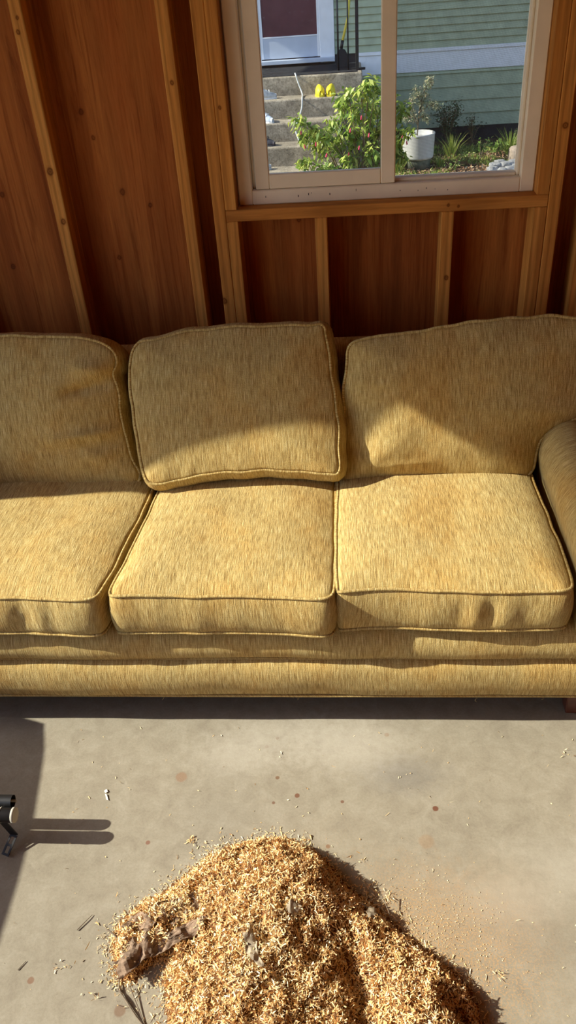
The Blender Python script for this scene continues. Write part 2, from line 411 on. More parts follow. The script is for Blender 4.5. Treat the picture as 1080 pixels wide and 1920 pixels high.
# ------------------------------------------------------------------ window
win = struct(empty('window_1', (.108, 2.60, 1.212)))
def frame_ring(x0, x1, z0, z1, w, y0, y1, name, mat=VINYL, wl_=None, bev=.003):
    m = MB()
    w1 = wl_ or w
    m.box(x0, x0+w1, y0, y1, z0, z1, bev); m.box(x1-w, x1, y0, y1, z0, z1, bev)
    m.box(x0+w1*.98, x1-w*.98, y0, y1, z0, z0+w, bev); m.box(x0+w1*.98, x1-w*.98, y0, y1, z1-w, z1, bev)
    return m.build(name, mat, win)
frame_ring(-.345, .5605, 1.2115, 2.095, .043, 2.588, 2.655, 'window_frame')
frame_ring(-.302, .5175, 1.2545, 2.052, .010, 2.612, 2.65, 'window_stop')
frame_ring(-.290, .1405, 1.2555, 2.05, .044, 2.592, 2.611, 'sliding_sash')
frame_ring(.098, .516, 1.2555, 2.05, .010, 2.628, 2.64, 'fixed_sash', wl_=.043)
MB().box(-.247, .097, 2.600, 2.603, 1.299, 2.007).build('glass_pane', GLASS, win)
MB().box(.140, .507, 2.633, 2.636, 1.265, 2.041).build('glass_pane', GLASS, win)
MB().box(-.301, .097, 2.6435, 2.6445, 1.265, 2.041).build('glass_pane', GLASS, win)
MB().box(.140, .507, 2.6455, 2.6460, 1.262, 2.044).build('insect_screen', SCREEN, win)
mk = MB(); rg = random.Random(5)
for px, pz in ((-.262, 1.232), (-.16, 1.229), (-.128, 1.233), (-.118, 1.237), (-.062, 1.231), (.155, 1.232), (.21, 1.229), (.235, 1.234), (.262, 1.231), (.02, 1.2385), (.30, 1.227)):
    mk.box(px, px+rg.uniform(.001, .0025), 2.5872, 2.5881, pz, pz+rg.uniform(.002, .007), 0)
mk.build('dirt_flecks', BLACKP, win)

# ------------------------------------------------------------------ cushions
def smooth_poly(P, it=2):
    P = np.array(P, float)
    for _ in range(it):
        Q = np.roll(P, -1, 0); P = np.stack([P*.75+Q*.25, P*.25+Q*.75], 1).reshape(-1, 2)
    return P
def resample(P, N):
    Q = np.vstack([P, P[:1]]); s = np.r_[0, np.cumsum(np.linalg.norm(np.diff(Q, axis=0), axis=1))]
    t = np.linspace(0, s[-1], N, endpoint=False)
    return np.stack([np.interp(t, s, Q[:, 0]), np.interp(t, s, Q[:, 1])], 1), t
def area(P): x, y = P.T; return .5*np.sum(x*np.roll(y, -1)-y*np.roll(x, -1))
def vnoise(P, sc, amp, seed=0):
    return np.array([noise.noise(Vector((p[0]*sc+seed, p[1]*sc-seed, p[2]*sc+.5*seed))) for p in P])*amp

def cushion(name, outline, O, EV, thick, crown, back, bulge, label, group, cat='cushion', creases=(), dents=(),
            pipe=.0045, N=220, K=34, J=9, crown_pow=3.0, edge_wob=.003, seed=0, back_shift=(0, 0), back_crown=.01, lumps=.006, center=None):
    """outline lies in the plane through O spanned by x and EV; the cushion extends behind it by thick"""
    O = np.array(O, float); EV = np.array(EV, float); EV /= np.linalg.norm(EV); EU = np.array([1., 0, 0]); NN = np.cross(EU, EV)
    P = smooth_poly(outline, 2)
    if area(P) < 0: P = P[::-1]
    P, arc = resample(P, N)
    c = np.array(center) if center is not None else np.array([(P[:, 0].min()+P[:, 0].max())/2, (P[:, 1].min()+P[:, 1].max())/2])
    tg = np.roll(P, -1, 0)-np.roll(P, 1, 0); tg /= np.linalg.norm(tg, axis=1)[:, None]
    on = np.stack([tg[:, 1], -tg[:, 0]], 1)
    wob = np.array([noise.noise(Vector((p[0]*13+seed, p[1]*13, seed))) for p in P])*edge_wob
    P = P + on*wob[:, None]
    B = c + (P-c)*back + np.array(back_shift)
    rows = []; uvs = []
    for k in range(K+1):                     # front face, centre -> edge
        s = 1-(1-k/K)**1.6 if k else 0.0
        q = c + (P-c)*s
        w = crown*(1-s**crown_pow)-.0045*math.exp(-((1-s)/.014)**2)
        rows.append(np.column_stack([q, np.full(N, w)])); uvs.append(q.copy())
    per = np.column_stack([arc, np.zeros(N)])
    nside = J
    for j in range(1, J+1):
        t = j/J
        q = P*(1-t)+B*t + on*(bulge*math.sin(math.pi*t)**.8-.003*math.exp(-((min(t, 1-t)*thick)/.006)**2))
        rows.append(np.column_stack([q, np.full(N, -thick*t)])); uvs.append(P + on*(thick*t))
    for k in range(1, 9):
        s = 1-k/8
        q = c + (B-c)*s
        rows.append(np.column_stack([q, np.full(N, -thick-back_crown*(1-s**3))])); uvs.append(q + [3, 0])
    L = np.vstack(rows)
    def disp(L):
        L = L.copy()
        fr = np.clip((L[:, 2]+.03)/.03, 0, 1)
        e = np.zeros(len(L))
        for (u0, v0, u1, v1, wd, am) in creases:
            a = np.array([u0, v0]); b = np.array([u1, v1]); ab = b-a
            t = np.clip(((L[:, :2]-a)@ab)/(ab@ab), 0, 1); d = np.linalg.norm(L[:, :2]-(a+t[:, None]*ab), axis=1)
            e += am*np.exp(-(d/wd)**2)*np.sin(np.pi*np.clip(t*.85+.12, 0, 1))
        L[:, 2] += e*fr
        L[:, 2] += fr*vnoise(L, 7, lumps, seed)*np.clip(1-np.exp(-crown*60), 0, 1)
        for (u0, wd, am) in dents:           # vertical hollows along the front boxing
            side = np.exp(-((L[:, 2]+thick*.5)/(thick*.33))**2)*(L[:, 1] < c[1]-.1)
            L[:, 1] += am*np.exp(-((L[:, 0]-u0)/wd)**2)*side
        return L
    L = disp(L)
    V = O + L[:, :1]*EU + L[:, 1:2]*EV + L[:, 2:3]*NN
    nr = len(rows); F = []
    for r in range(1, nr-1):
        if r == nr-2: pass
    idx = np.arange(N); nx = (idx+1) % N
    Fl = []
    for r in range(1, nr-2):
        a = r*N
        Fl.append(np.stack([a+idx, a+nx, a+N+nx, a+N+idx], 1)[:, ::-1])
    Fq = np.vstack(Fl)
    # caps: collapse centre rows
    F = [tuple(f) for f in Fq]
    ci = 0; ce_ = (nr-1)*N
    for i in range(N):
        F.append((ci, N+i, N+int(nx[i]))); a = (nr-2)*N
        F.append((ce_, a+int(nx[i]), a+i))
    UV = np.vstack(uvs)
    used = np.zeros(len(V), bool)
    for f in F: used[list(f)] = True
    remap = np.cumsum(used)-1
    V2 = V[used]; UV2 = UV[used]; F2 = [tuple(int(remap[i]) for i in f) for f in F]
    th = empty(name, (O[0]+c[0], float(V2[:, 1].mean()), float(V2[:, 2].min())), label, cat, group)
    body = mesh_np('cushion_cover', V2, F2, FAB, th, True, UV2)
    # piping cords along both edges of the boxing
    for row, off in ((K, .0), (K+J, .0)):
        Lp = L[row*N:(row+1)*N].copy()
        if row == K: Lp[:, :2] += on*.0022
        else: Lp[:, :2] += on*.0022
        Pw = O + Lp[:, :1]*EU + Lp[:, 1:2]*EV + Lp[:, 2:3]*NN
        n = 8; T = np.roll(Pw, -1, 0)-np.roll(Pw, 1, 0); T /= np.linalg.norm(T, axis=1)[:, None]
        A = np.cross(T, NN); A /= np.linalg.norm(A, axis=1)[:, None]; Bv = np.cross(A, T)
        ang = np.arange(n)*2*np.pi/n
        VV = (Pw[:, None, :] + pipe*(np.cos(ang)[None, :, None]*A[:, None, :]+np.sin(ang)[None, :, None]*Bv[:, None, :])).reshape(-1, 3)
        i = np.arange(N)[:, None]*n; i2 = ((np.arange(N)+1) % N)[:, None]*n; k = np.arange(n)[None, :]; k2 = (k+1) % n
        FF = np.stack([i+k, i+k2, i2+k2, i2+k], 2).reshape(-1, 4)
        uvp = np.stack([np.repeat(arc, n)*.6, np.tile(ang*pipe, N)], 1)
        mesh_np('piping', VV, FF, FAB, th, True, uvp)
    return th

def seat(name, outline, z, label, **kw):
    return cushion(name, [(x, y-1.55) for x, y in outline], (0, 1.55, z), (0, 1, 0), .128, .022, 1.0, .012, label,
                   'seat cushions of the sofa', back_shift=(0, -.012), crown_pow=5, back_crown=.004, lumps=.008, **kw)
seat('seat_cushion', [(-1.262, 1.565), (-1.245, 1.548), (-1.1, 1.551), (-.955, 1.556), (-.862, 1.551), (-.729, 1.541), (-.695, 1.546), (-.684, 1.562), (-.668, 1.665), (-.652, 1.824), (-.638, 2.032), (-.636, 2.22), (-.66, 2.24), (-1.24, 2.24), (-1.262, 2.22)], .5,
     'leftmost mustard tweed seat cushion, cut off by the photo edge', seed=3, dents=((-.9, .03, .010), (-.82, .02, .006)))
seat('seat_cushion', [(-.652, 1.560), (-.638, 1.551), (-.515, 1.553), (-.373, 1.552), (-.232, 1.550), (-.087, 1.535), (-.063, 1.545), (-.058, 1.575), (-.059, 1.809), (-.060, 2.056), (-.060, 2.22), (-.09, 2.24), (-.58, 2.24), (-.606, 2.21), (-.618, 1.987), (-.632, 1.76), (-.648, 1.619)], .5,
     'middle mustard tweed seat cushion in front of the slouching back cushion', seed=11)
seat('seat_cushion', [(-.050, 1.559), (-.040, 1.556), (.044, 1.568), (.18, 1.563), (.313, 1.551), (.447, 1.554), (.529, 1.558), (.548, 1.572), (.552, 1.699), (.545, 1.896), (.540, 2.05), (.54, 2.22), (.52, 2.24), (-.02, 2.24), (-.047, 2.22), (-.050, 2.041), (-.053, 1.809)], .502,
     'right mustard tweed seat cushion beside the rolled arm, brightest in the sun', seed=21, dents=((.27, .022, .007), (.345, .022, .012), (.44, .03, .005)))

def lean(a): return (0, math.sin(R(a)), math.cos(R(a)))
cushion('back_cushion', [(-.642, .040), (-.61, .026), (-.543, .040), (-.46, .052), (-.345, .062), (-.199, .060), (-.079, .048), (-.045, .040), (-.043, .107), (-.051, .25), (-.062, .345), (-.078, .450), (-.083, .492), (-.120, .487), (-.189, .490), (-.285, .493), (-.382, .493), (-.496, .487), (-.595, .464), (-.655, .455), (-.679, .381), (-.672, .268), (-.653, .121)],
        (0, 1.99, .53), lean(32), .125, .028, .97, .026, 'middle back cushion slouching forward, plump with its lower corners in front', 'back cushions of the sofa',
        seed=31, crown_pow=3.2, edge_wob=.006, back_shift=(.006, -.005), creases=((-.58, .10, -.5, .06, .03, -.006), (-.12, .40, -.3, .33, .05, .005)))
cushion('back_cushion', [(-.048, .012), (-.039, .101), (-.024, .201), (-.031, .299), (-.017, .362), (-.012, .420), (.016, .437), (.094, .449), (.218, .46), (.295, .473), (.402, .484), (.523, .486), (.643, .483), (.74, .475), (.775, .44), (.775, .24), (.745, .205), (.662, .187), (.609, .173), (.564, .128), (.55, .087), (.543, .035), (.518, .005), (.385, .006), (.223, .006), (.059, .002), (-.02, .000)],
        (0, 2.08, .487), lean(18), .14, .060, .93, .012, 'right back cushion with a notch around the arm and a sunlit triangle', 'back cushions of the sofa',
        seed=41, crown_pow=3.0, edge_wob=.007, back_shift=(0, -.02), center=(.26, .24),
        creases=((-.02, .13, .06, .10, .016, -.007), (-.02, .24, .07, .25, .02, -.006), (-.02, .33, .12, .31, .018, .006), (.05, .06, .25, .075, .012, .004), (0, .40, .1, .36, .02, -.005)))
cushion('back_cushion', [(-.676, .055), (-.682, .030), (-.70, .022), (-.788, .020), (-.962, .024), (-1.138, .026), (-1.22, .028), (-1.262, .04), (-1.268, .12), (-1.29, .17), (-1.37, .20), (-1.46, .21), (-1.48, .25), (-1.48, .44), (-1.45, .475), (-1.2, .49), (-1.067, .493), (-.967, .492), (-.852, .483), (-.77, .471), (-.722, .440), (-.715, .400), (-.738, .374), (-.716, .308), (-.722, .258), (-.711, .174), (-.696, .091)],
        (0, 2.07, .487), lean(18), .14, .052, .95, .020, 'left back cushion with creased right side, cut off by the photo edge', 'back cushions of the sofa',
        seed=51, crown_pow=2.6, edge_wob=.006, back_shift=(.018, -.015), center=(-1.02, .25),
        creases=((-.74, .345, -.90, .315, .016, -.016), (-.74, .385, -.86, .40, .022, .014), (-.72, .20, -.98, .175, .014, .011), (-.71, .165, -.95, .135, .022, -.010), (-.70, .10, -.84, .07, .03, -.010)))

# ------------------------------------------------------------------ sofa body
sofa = empty('sofa', (-.36, 2.0, 0), 'long mustard tweed three-seat sofa with rolled arms standing on the concrete', 'sofa')
def extrude_x(prof, x0, x1, name, par, nseg=40, wob=.002, seed=0, caps=True, pr=2):
    P = np.array(prof, float)
    xs = np.linspace(x0, x1, nseg+1)
    s = np.r_[0, np.cumsum(np.linalg.norm(np.diff(P, axis=0), axis=1))]
    V = []; UV = []
    for x in xs:
        for (y, z), a in zip(P, s):
            dw = noise.noise(Vector((x*5+seed, z*9, y*3)))*wob
            V.append((x, y+dw, z+dw*.3)); UV.append((x, a))
    n = len(P); F = []
    for i in range(nseg):
        for j in range(n-1): F.append((i*n+j, i*n+j+1, (i+1)*n+j+1, (i+1)*n+j))
    if caps:
        F.append(tuple(range(n))[::-1]); F.append(tuple(nseg*n+j for j in range(n)))
    return mesh_np(name, V, F, FAB, par, True, UV)
def arcp(pts, n=5):
    """Catmull-Rom through pts"""
    P = [pts[0]]+list(pts)+[pts[-1]]; out = []
    for i in range(1, len(P)-2):
        p0, p1, p2, p3 = [np.array(P[i+k-1], float) for k in range(4)]
        for t in np.linspace(0, 1, n, endpoint=False):
            out.append(tuple(.5*((2*p1)+(-p0+p2)*t+(2*p0-5*p1+4*p2-p3)*t*t+(-p0+3*p1-3*p2+p3)*t**3)))
    out.append(tuple(pts[-1])); return out
extrude_x(arcp([(2.25, .366), (1.70, .366), (1.615, .366), (1.582, .360), (1.556, .335), (1.546, .30), (1.549, .270), (1.562, .255), (1.580, .249), (1.61, .248)]), -1.46, .745, 'front_rail', sofa, 60, .006, 2)
extrude_x(arcp([(1.61, .252), (1.578, .251), (1.556, .243), (1.541, .225), (1.534, .195), (1.535, .160), (1.540, .135), (1.547, .121), (1.560, .118), (1.60, .117), (1.66, .1195), (2.42, .1195)]), -1.46, .745, 'base_panel', sofa, 60, .004, 6)
def cord(pts, name='piping', r=.0045, par=sofa):
    m = MB(); m.tube(pts, r, 8); o = m.build(name, FAB, par)
    ul = o.data.uv_layers.new(name='uv')
    for lp in o.data.loops:
        co = o.data.vertices[lp.vertex_index].co; ul.data[lp.index].uv = (co.x+co.y, co.z)
    return o
cord([(x, 1.5660+noise.noise(Vector((x*6, 0, 0)))*.0015, .2505+noise.noise(Vector((x*4, 3, 0)))*.001) for x in np.linspace(-1.46, .745, 60)])
cord([(x, 1.547+noise.noise(Vector((x*5, 9, 0)))*.0015, .1175+noise.noise(Vector((x*4, 7, 0)))*.001) for x in np.linspace(-1.46, .745, 60)], r=.004)
# back frame behind the cushions
extrude_x(arcp([(2.30, .30), (2.31, .5), (2.335, .72), (2.35, .795), (2.375, .822), (2.42, .828), (2.455, .815), (2.468, .78), (2.468, .5), (2.46, .12)]), -1.50, .79, 'backrest', sofa, 30, .003, 5)
# rolled arms (profile in x,z swept along y)
def arm(sign, xin, name='arm'):
    pr = [(0, .13), (.0, .30), (.003, .44), (.0, .49), (-.008, .53), (-.012, .57), (.0, .612), (.028, .645), (.07, .66), (.115, .652), (.15, .625), (.168, .585), (.160, .54), (.150, .50), (.148, .30), (.148, .13)]
    P = np.array(arcp(pr, 4)); s = np.r_[0, np.cumsum(np.linalg.norm(np.diff(P, axis=0), axis=1))]
    ys = np.r_[np.array([1.562, 1.566, 1.575]), np.linspace(1.60, 2.44, 24)]
    c = np.array([.075, .4]); V = []; UV = []
    for q, y in enumerate(ys):
        sc = (.90, .97, .995)[q] if q < 3 else 1.0
        for (px, pz), a in zip(P, s):
            X = c[0]+(px-c[0])*sc; Z = c[1]+(pz-c[1])*sc
            V.append((xin+sign*X, y, Z)); UV.append((y, a))
    n = len(P); F = []
    for i in range(len(ys)-1):
        for j in range(n-1): F.append((i*n+j, i*n+j+1, (i+1)*n+j+1, (i+1)*n+j)[::(1 if sign < 0 else -1)])
        F.append((i*n+n-1, i*n, (i+1)*n, (i+1)*n+n-1))
    F.append(tuple((len(ys)-1)*n+j for j in range(n)))
    o = mesh_np(name, V, F, FAB, sofa, True, UV)
    PV = [(xin+sign*(c[0]+(px-c[0])*.90), 1.562, c[1]+(pz-c[1])*.90) for px, pz in P]+[(xin+sign*c[0], 1.556, c[1])]
    PF = [((j, (j+1) % n, n) if sign > 0 else ((j+1) % n, j, n)) for j in range(n)]
    mesh_np('arm_front_panel', PV, PF, FAB, sofa, False, [(v[0], v[2]) for v in PV])
    cord([(xin+sign*(c[0]+(px-c[0])*.985), 1.5635, c[1]+(pz-c[1])*.985) for px, pz in P], par=sofa)
    return o
arm(1, .572); arm(-1, -1.285)
for x in (.592, -1.43):
    for y in (1.578, 2.33):
        m = MB(); m.box(x, x+.058, y, y+.058, 0, .118, .004)
        for v in m.bm.verts:
            if v.co.z < .03: v.co.x += (x+.029-v.co.x)*.22; v.co.y += (y+.029-v.co.y)*.22
        m.build('leg', LEGM, sofa)
MB().box(-1.45, .735, 1.60, 2.43, .1185, .122).build('underside_blocker', m_plain('black_underside_blocker', (.02, .02, .02), .95, .1), sofa)  # unseen black sheet, added to deepen the shade under the sofa
# loose threads under the rail
th = MB(); rg = random.Random(4)
for x in (-.56, -.51, -.2, -.17, -.165, .02, .33, .52):
    p = Vector((x, 1.552, .116)); pts = [p.copy()]
    for k in range(5):
        p = p + Vector((rg.uniform(-.006, .006), rg.uniform(-.003, .002), rg.uniform(-.006, .001))); pts.append(p.copy())
    th.tube(pts, .0004, 4)
tho = th.build('loose_threads', FAB, sofa); tho['kind'] = 'stuff'

# ------------------------------------------------------------------ exercise machine at the left
mac = empty('exercise_machine', (-1.9, .5, 0), 'black exercise machine at the left edge, two capped foot tubes and a slotted bracket showing', 'exercise machine')
prof = [(-.9, 0), (-.9, .38), (-.7, .46), (-.3, .52), (.2, .552), (.6, .566), (.80, .569), (.95, .566), (1.125, .556), (1.35, .530), (1.46, .508), (1.49, .46), (1.49, 0)]
MB().prism([(a, b) for a, b in prof], -2.0, -1.74, 'x').build('shadow_body', BLACKP, mac)  # unseen body, added; arched top shaped to cast the curved floor shadow
def tubex(x0, x1, y, z, r, name, mat=BLACK):
    return MB().tube([(x0, y, z), (x1-.004, y, z), (x1, y, z)], [r, r, r*.9], 24).build(name, mat, mac)
t1 = tubex(-1.74, -.872, 1.146, .125, .0185, 'foot_tube')
MB().tube([(-.874, 1.146, .125), (-.8665, 1.146, .125)], .0187, 28).build('end_cap', CAPM, t1)
MB().tube([(-.905, 1.146, .125), (-.902, 1.146, .125)], .0195, 28).build('weld_ring', CAPM, t1)
t2 = MB().tube([(-1.74, 1.183, .128), (-.885, 1.183, .128)], .0165, 24, cap=False)
t2.tube([(-1.0, 1.183, .128), (-.897, 1.183, .128)], .013, 24).build('foot_tube', BLACK, mac)
MB().box(-.905, -.876, 1.183, 1.186, .124, .133, .001).build('inner_strap', CAPM, mac)
bk = MB()
def strip(a, b, w, th_=.003):
    a = Vector(a); b = Vector(b); d = (b-a); L = d.length; d.normalize()
    xx = Vector((1, 0, 0)); y_ = d; x_ = (xx - y_*xx.dot(y_)).normalized(); z_ = x_.cross(y_)
    M = Matrix((x_, y_, z_)).transposed().to_4x4(); M.translation = a
    return M, L
Mb, L1 = strip((-.905, 1.141, .108), (-.896, 1.150, .034), .02)
bk.box(-.010, .010, 0, L1+.002, -.0015, .0015, .0005, M=Mb)
Mb, L2 = strip((-.896, 1.150, .034), (-.912, 1.106, .009), .02)
bk.box(-.010, -.005, 0, L2, -.0015, .0015, 0, M=Mb); bk.box(.005, .010, 0, L2, -.0015, .0015, 0, M=Mb)
for a, b in ((0, .006), (L2*.45, L2*.56), (L2-.006, L2)): bk.box(-.0055, .0055, a, b, -.0015, .0015, 0, M=Mb)
bk.build('slotted_bracket', BLACK, mac)

# ------------------------------------------------------------------ shavings heap
OUT = [(-.585, .925), (-.548, .978), (-.450, 1.042), (-.395, 1.112), (-.319, 1.153), (-.205, 1.178), (-.129, 1.146), (-.074, 1.090), (-.035, 1.034), (.027, 1.005), (.074, .950), (.142, .898), (.217, .838), (.245, .77), (.255, .66), (.2, .50), (.0, .42), (-.25, .42), (-.39, .50), (-.425, .62), (-.415, .72), (-.43, .790), (-.445, .835), (-.43, .862), (-.455, .872), (-.485, .855), (-.520, .812), (-.545, .820), (-.572, .870)]
POLY = smooth_poly(OUT, 1)
def sdist(P):
    """distance to the outline, positive inside"""
    P = np.asarray(P, float); A = POLY; B = np.roll(POLY, -1, 0)
    ab = B-A; d = np.full(len(P), 1e9); ins = np.zeros(len(P), bool)
    for a, b, e in zip(A, B, ab):
        t = np.clip(((P-a)@e)/(e@e), 0, 1); d = np.minimum(d, np.linalg.norm(P-(a+t[:, None]*e), axis=1))
        cnd = ((a[1] > P[:, 1]) != (b[1] > P[:, 1]))
        with np.errstate(divide='ignore', invalid='ignore'):
            xi = (b[0]-a[0])*(P[:, 1]-a[1])/(b[1]-a[1]+1e-12)+a[0]
        ins ^= cnd & (P[:, 0] < xi)
    return np.where(ins, d, -d)
def heap_h(P):
    P = np.asarray(P, float); d = sdist(P)
    m = np.clip(d/.085, 0, 1); m = m**.7
    h = .022*np.clip(d/.022, 0, 1)
    for x, y, sx, sy, a in [(-.20, 1.00, .12, .13, .075), (-.10, 1.06, .05, .06, .03), (-.27, .78, .13, .15, .055), (-.12, .66, .16, .14, .06), (.125, .74, .10, .10, .055), (-.08, .98, .06, .06, .03),
                            (.01, .93, .045, .05, .02), (-.46, .93, .08, .05, .012)]:
        h = h + a*m*np.exp(-((P[:, 0]-x)/sx)**2-((P[:, 1]-y)/sy)**2)
    for x, y, sx, sy, a in [(-.03, .86, .03, .06, .03), (.0, .74, .03, .09, .04), (-.06, .90, .04, .03, .015), (-.14, .93, .03, .015, .015), (-.40, .86, .04, .04, .012)]:
        h = h - a*m*np.exp(-((P[:, 0]-x)/sx)**2-((P[:, 1]-y)/sy)**2)
    n1 = np.array([noise.noise(Vector((p[0]*26, p[1]*26, 1.7))) for p in P])*.020 + np.array([noise.noise(Vector((p[0]*70, p[1]*70, 4.7))) for p in P])*.012
    return np.where(d > 0, np.maximum(h+n1*np.clip(d/.03, 0, 1), .001), -.004)
gx = np.arange(-.62, .29, .009); gy = np.arange(.40, 1.20, .009)
GX, GY = np.meshgrid(gx, gy, indexing='ij'); PP = np.stack([GX.ravel(), GY.ravel()], 1)
HH = heap_h(PP); Hg = HH.reshape(GX.shape)
def hh(x, y):
    i = np.clip((x-gx[0])/.009, 0, len(gx)-2.001); j = np.clip((y-gy[0])/.009, 0, len(gy)-2.001)
    i0 = i.astype(int); j0 = j.astype(int); fi = i-i0; fj = j-j0
    return Hg[i0, j0]*(1-fi)*(1-fj)+Hg[i0+1, j0]*fi*(1-fj)+Hg[i0, j0+1]*(1-fi)*fj+Hg[i0+1, j0+1]*fi*fj
rng = np.random.default_rng(7)
def chips(px, py, pz, L, Wd, tilt, rng, liftmax=.0):
    """curled flakes: 3 cross-sections of 2 vertices each"""
    n = len(px); az = rng.uniform(0, 2*np.pi, n); el = rng.normal(0, 1, n)*tilt; rollv = rng.uniform(-1.2, 1.2, n)
    d = np.stack([np.cos(az)*np.cos(el), np.sin(az)*np.cos(el), np.sin(el)], 1)
    s = np.stack([-np.sin(az), np.cos(az), np.zeros(n)], 1); u = np.cross(d, s)
    s2 = s*np.cos(rollv)[:, None]+u*np.sin(rollv)[:, None]; u2 = np.cross(d, s2)
    curl = rng.uniform(-.35, .35, n)[:, None]*L[:, None]
    c = np.stack([px, py, pz], 1)
    V = []
    for t, k in ((-.5, 1), (0, 0), (.5, 1)):
        b = c+d*(t*L)[:, None]+u2*curl*k
        w = Wd*(1 if t == 0 else rng.uniform(.4, 1, n))
        V += [b-s2*(w/2)[:, None], b+s2*(w/2)[:, None]]
    V = np.stack(V, 1)
    low = V[:, :, 2].min(1); flo = np.where(low < .0004, .0004-low, 0); V[:, :, 2] += flo[:, None]
    V = V.reshape(-1, 3)
    i = (np.arange(n)*6)[:, None]
    F = np.vstack([i+np.array([0, 1, 3, 2]), i+np.array([2, 3, 5, 4])])
    return V, F
# the heap: a lumpy core clothed in flakes, one uncountable mass
ni, nj = GX.shape; I, Jx = np.meshgrid(np.arange(ni-1), np.arange(nj-1), indexing='ij')
a = (I*nj+Jx).ravel(); CF = np.stack([a, a+nj, a+nj+1, a+1], 1)
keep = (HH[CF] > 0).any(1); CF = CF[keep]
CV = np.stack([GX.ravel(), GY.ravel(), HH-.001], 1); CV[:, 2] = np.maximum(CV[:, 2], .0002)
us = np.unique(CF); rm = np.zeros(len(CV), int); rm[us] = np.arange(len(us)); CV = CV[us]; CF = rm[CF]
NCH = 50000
q = rng.uniform([-.61, .41], [.27, 1.19], (NCH*3, 2)); q = q[(hh(q[:, 0], q[:, 1]) > .0005)][:NCH]
n = len(q); L = rng.gamma(4, .0023, n)*.9+.002; L = np.minimum(L, .020); Wd = rng.uniform(.0010, .0030, n)
sp = rng.random(n) < .03; Wd[sp] *= 1.8; L[sp] *= 1.3
pz = hh(q[:, 0], q[:, 1])+rng.uniform(-.002, .0075, n)
V1, F1 = chips(q[:, 0], q[:, 1], pz, L, Wd, .85, rng)
tone = np.clip(rng.normal(.60, .27, n)+.12*np.sin(q[:, 0]*9)*np.cos(q[:, 1]*11), 0, 1)
V = np.vstack([CV, V1]); F = np.vstack([CF, F1+len(CV)])
at = np.r_[np.full(len(CV), .03), np.repeat(tone, 6)]  # core painted dark brown to stand in for shade between the flakes
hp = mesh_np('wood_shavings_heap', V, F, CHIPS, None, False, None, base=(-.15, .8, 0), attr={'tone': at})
tag(hp, 'heap of pale orange pine shavings piled on the concrete floor', 'wood shavings', kind='stuff')
# strays round the heap, on the floor
m_ = 2600; th_ = rng.integers(0, len(POLY), m_); out = rng.exponential(.013, m_)
bs = POLY[th_]+(np.roll(POLY, -1, 0)[th_]-POLY[th_])*rng.random((m_, 1)); cen = np.array([-.15, .82]); dr = bs-cen; dr /= np.linalg.norm(dr, axis=1)[:, None]
sc = bs+dr*out[:, None]+rng.normal(0, .006, (m_, 2))
r2 = rng.uniform([-.85, .72], [.6, 1.54], (170, 2)); r3 = rng.normal([.13, .93], [.10, .07], (1400, 2))
L = np.r_[rng.gamma(3, .0018, m_)+.001, rng.gamma(2, .0022, 170)+.0012, rng.uniform(.0008, .003, 1400)]
sc = np.vstack([sc, r2, r3]); ok = sdist(sc) < .004; sc = sc[ok]; L = L[ok]; n = len(sc)
V1, F1 = chips(sc[:, 0], sc[:, 1], np.full(n, .0014), L, np.minimum(rng.uniform(.0008, .0024, n), L*.6), .15, rng)
cl = []
for cx, cy, k, sg in [(-.435, 1.164, 26, .006), (-.692, .848, 10, .010), (-.137, 1.166, 12, .008), (.004, 1.122, 6, .007), (.30, .85, 8, .01), (-.51, .80, 40, .018), (-.43, .73, 30, .02), (.02, 1.04, 30, .012), (-.545, .79, 10, .01), (.57, 1.44, 8, .02), (-.60, .78, 8, .012), (.06, 1.02, 30, .012)]:
    cl.append(rng.normal([cx, cy], sg, (k, 2)))
cl = np.vstack(cl); n2 = len(cl)
lq = rng.uniform([-.56, .80], [-.36, 1.01], (2600, 2)); lk = np.array([noise.noise(Vector((p[0]*34, p[1]*34, 8.8))) > .08 for p in lq]) & (sdist(lq) > .004); lq = lq[lk]; n3 = len(lq)
V2, F2 = chips(cl[:, 0], cl[:, 1], rng.uniform(.001, .006, n2), rng.uniform(.005, .011, n2), rng.uniform(.001, .0028, n2), .4, rng)
V3, F3 = chips(lq[:, 0], lq[:, 1], np.maximum(hh(lq[:, 0], lq[:, 1]), .008)+rng.uniform(.010, .022, n3), rng.uniform(.005, .014, n3), rng.uniform(.001, .003, n3), .5, rng)
V = np.vstack([V1, V2, V3]); F = np.vstack([F1, F2+len(V1), F3+len(V1)+len(V2)])
so_ = mesh_np('scattered_shavings', V, F, CHIPS, None, False, None, base=(-.15, .9, 0), attr={'tone': np.repeat(np.clip(rng.normal(.72, .2, n+n2+n3), 0, 1), 6)})
tag(so_, 'loose shavings and sawdust scattered over the concrete around the heap', 'sawdust', kind='stuff')

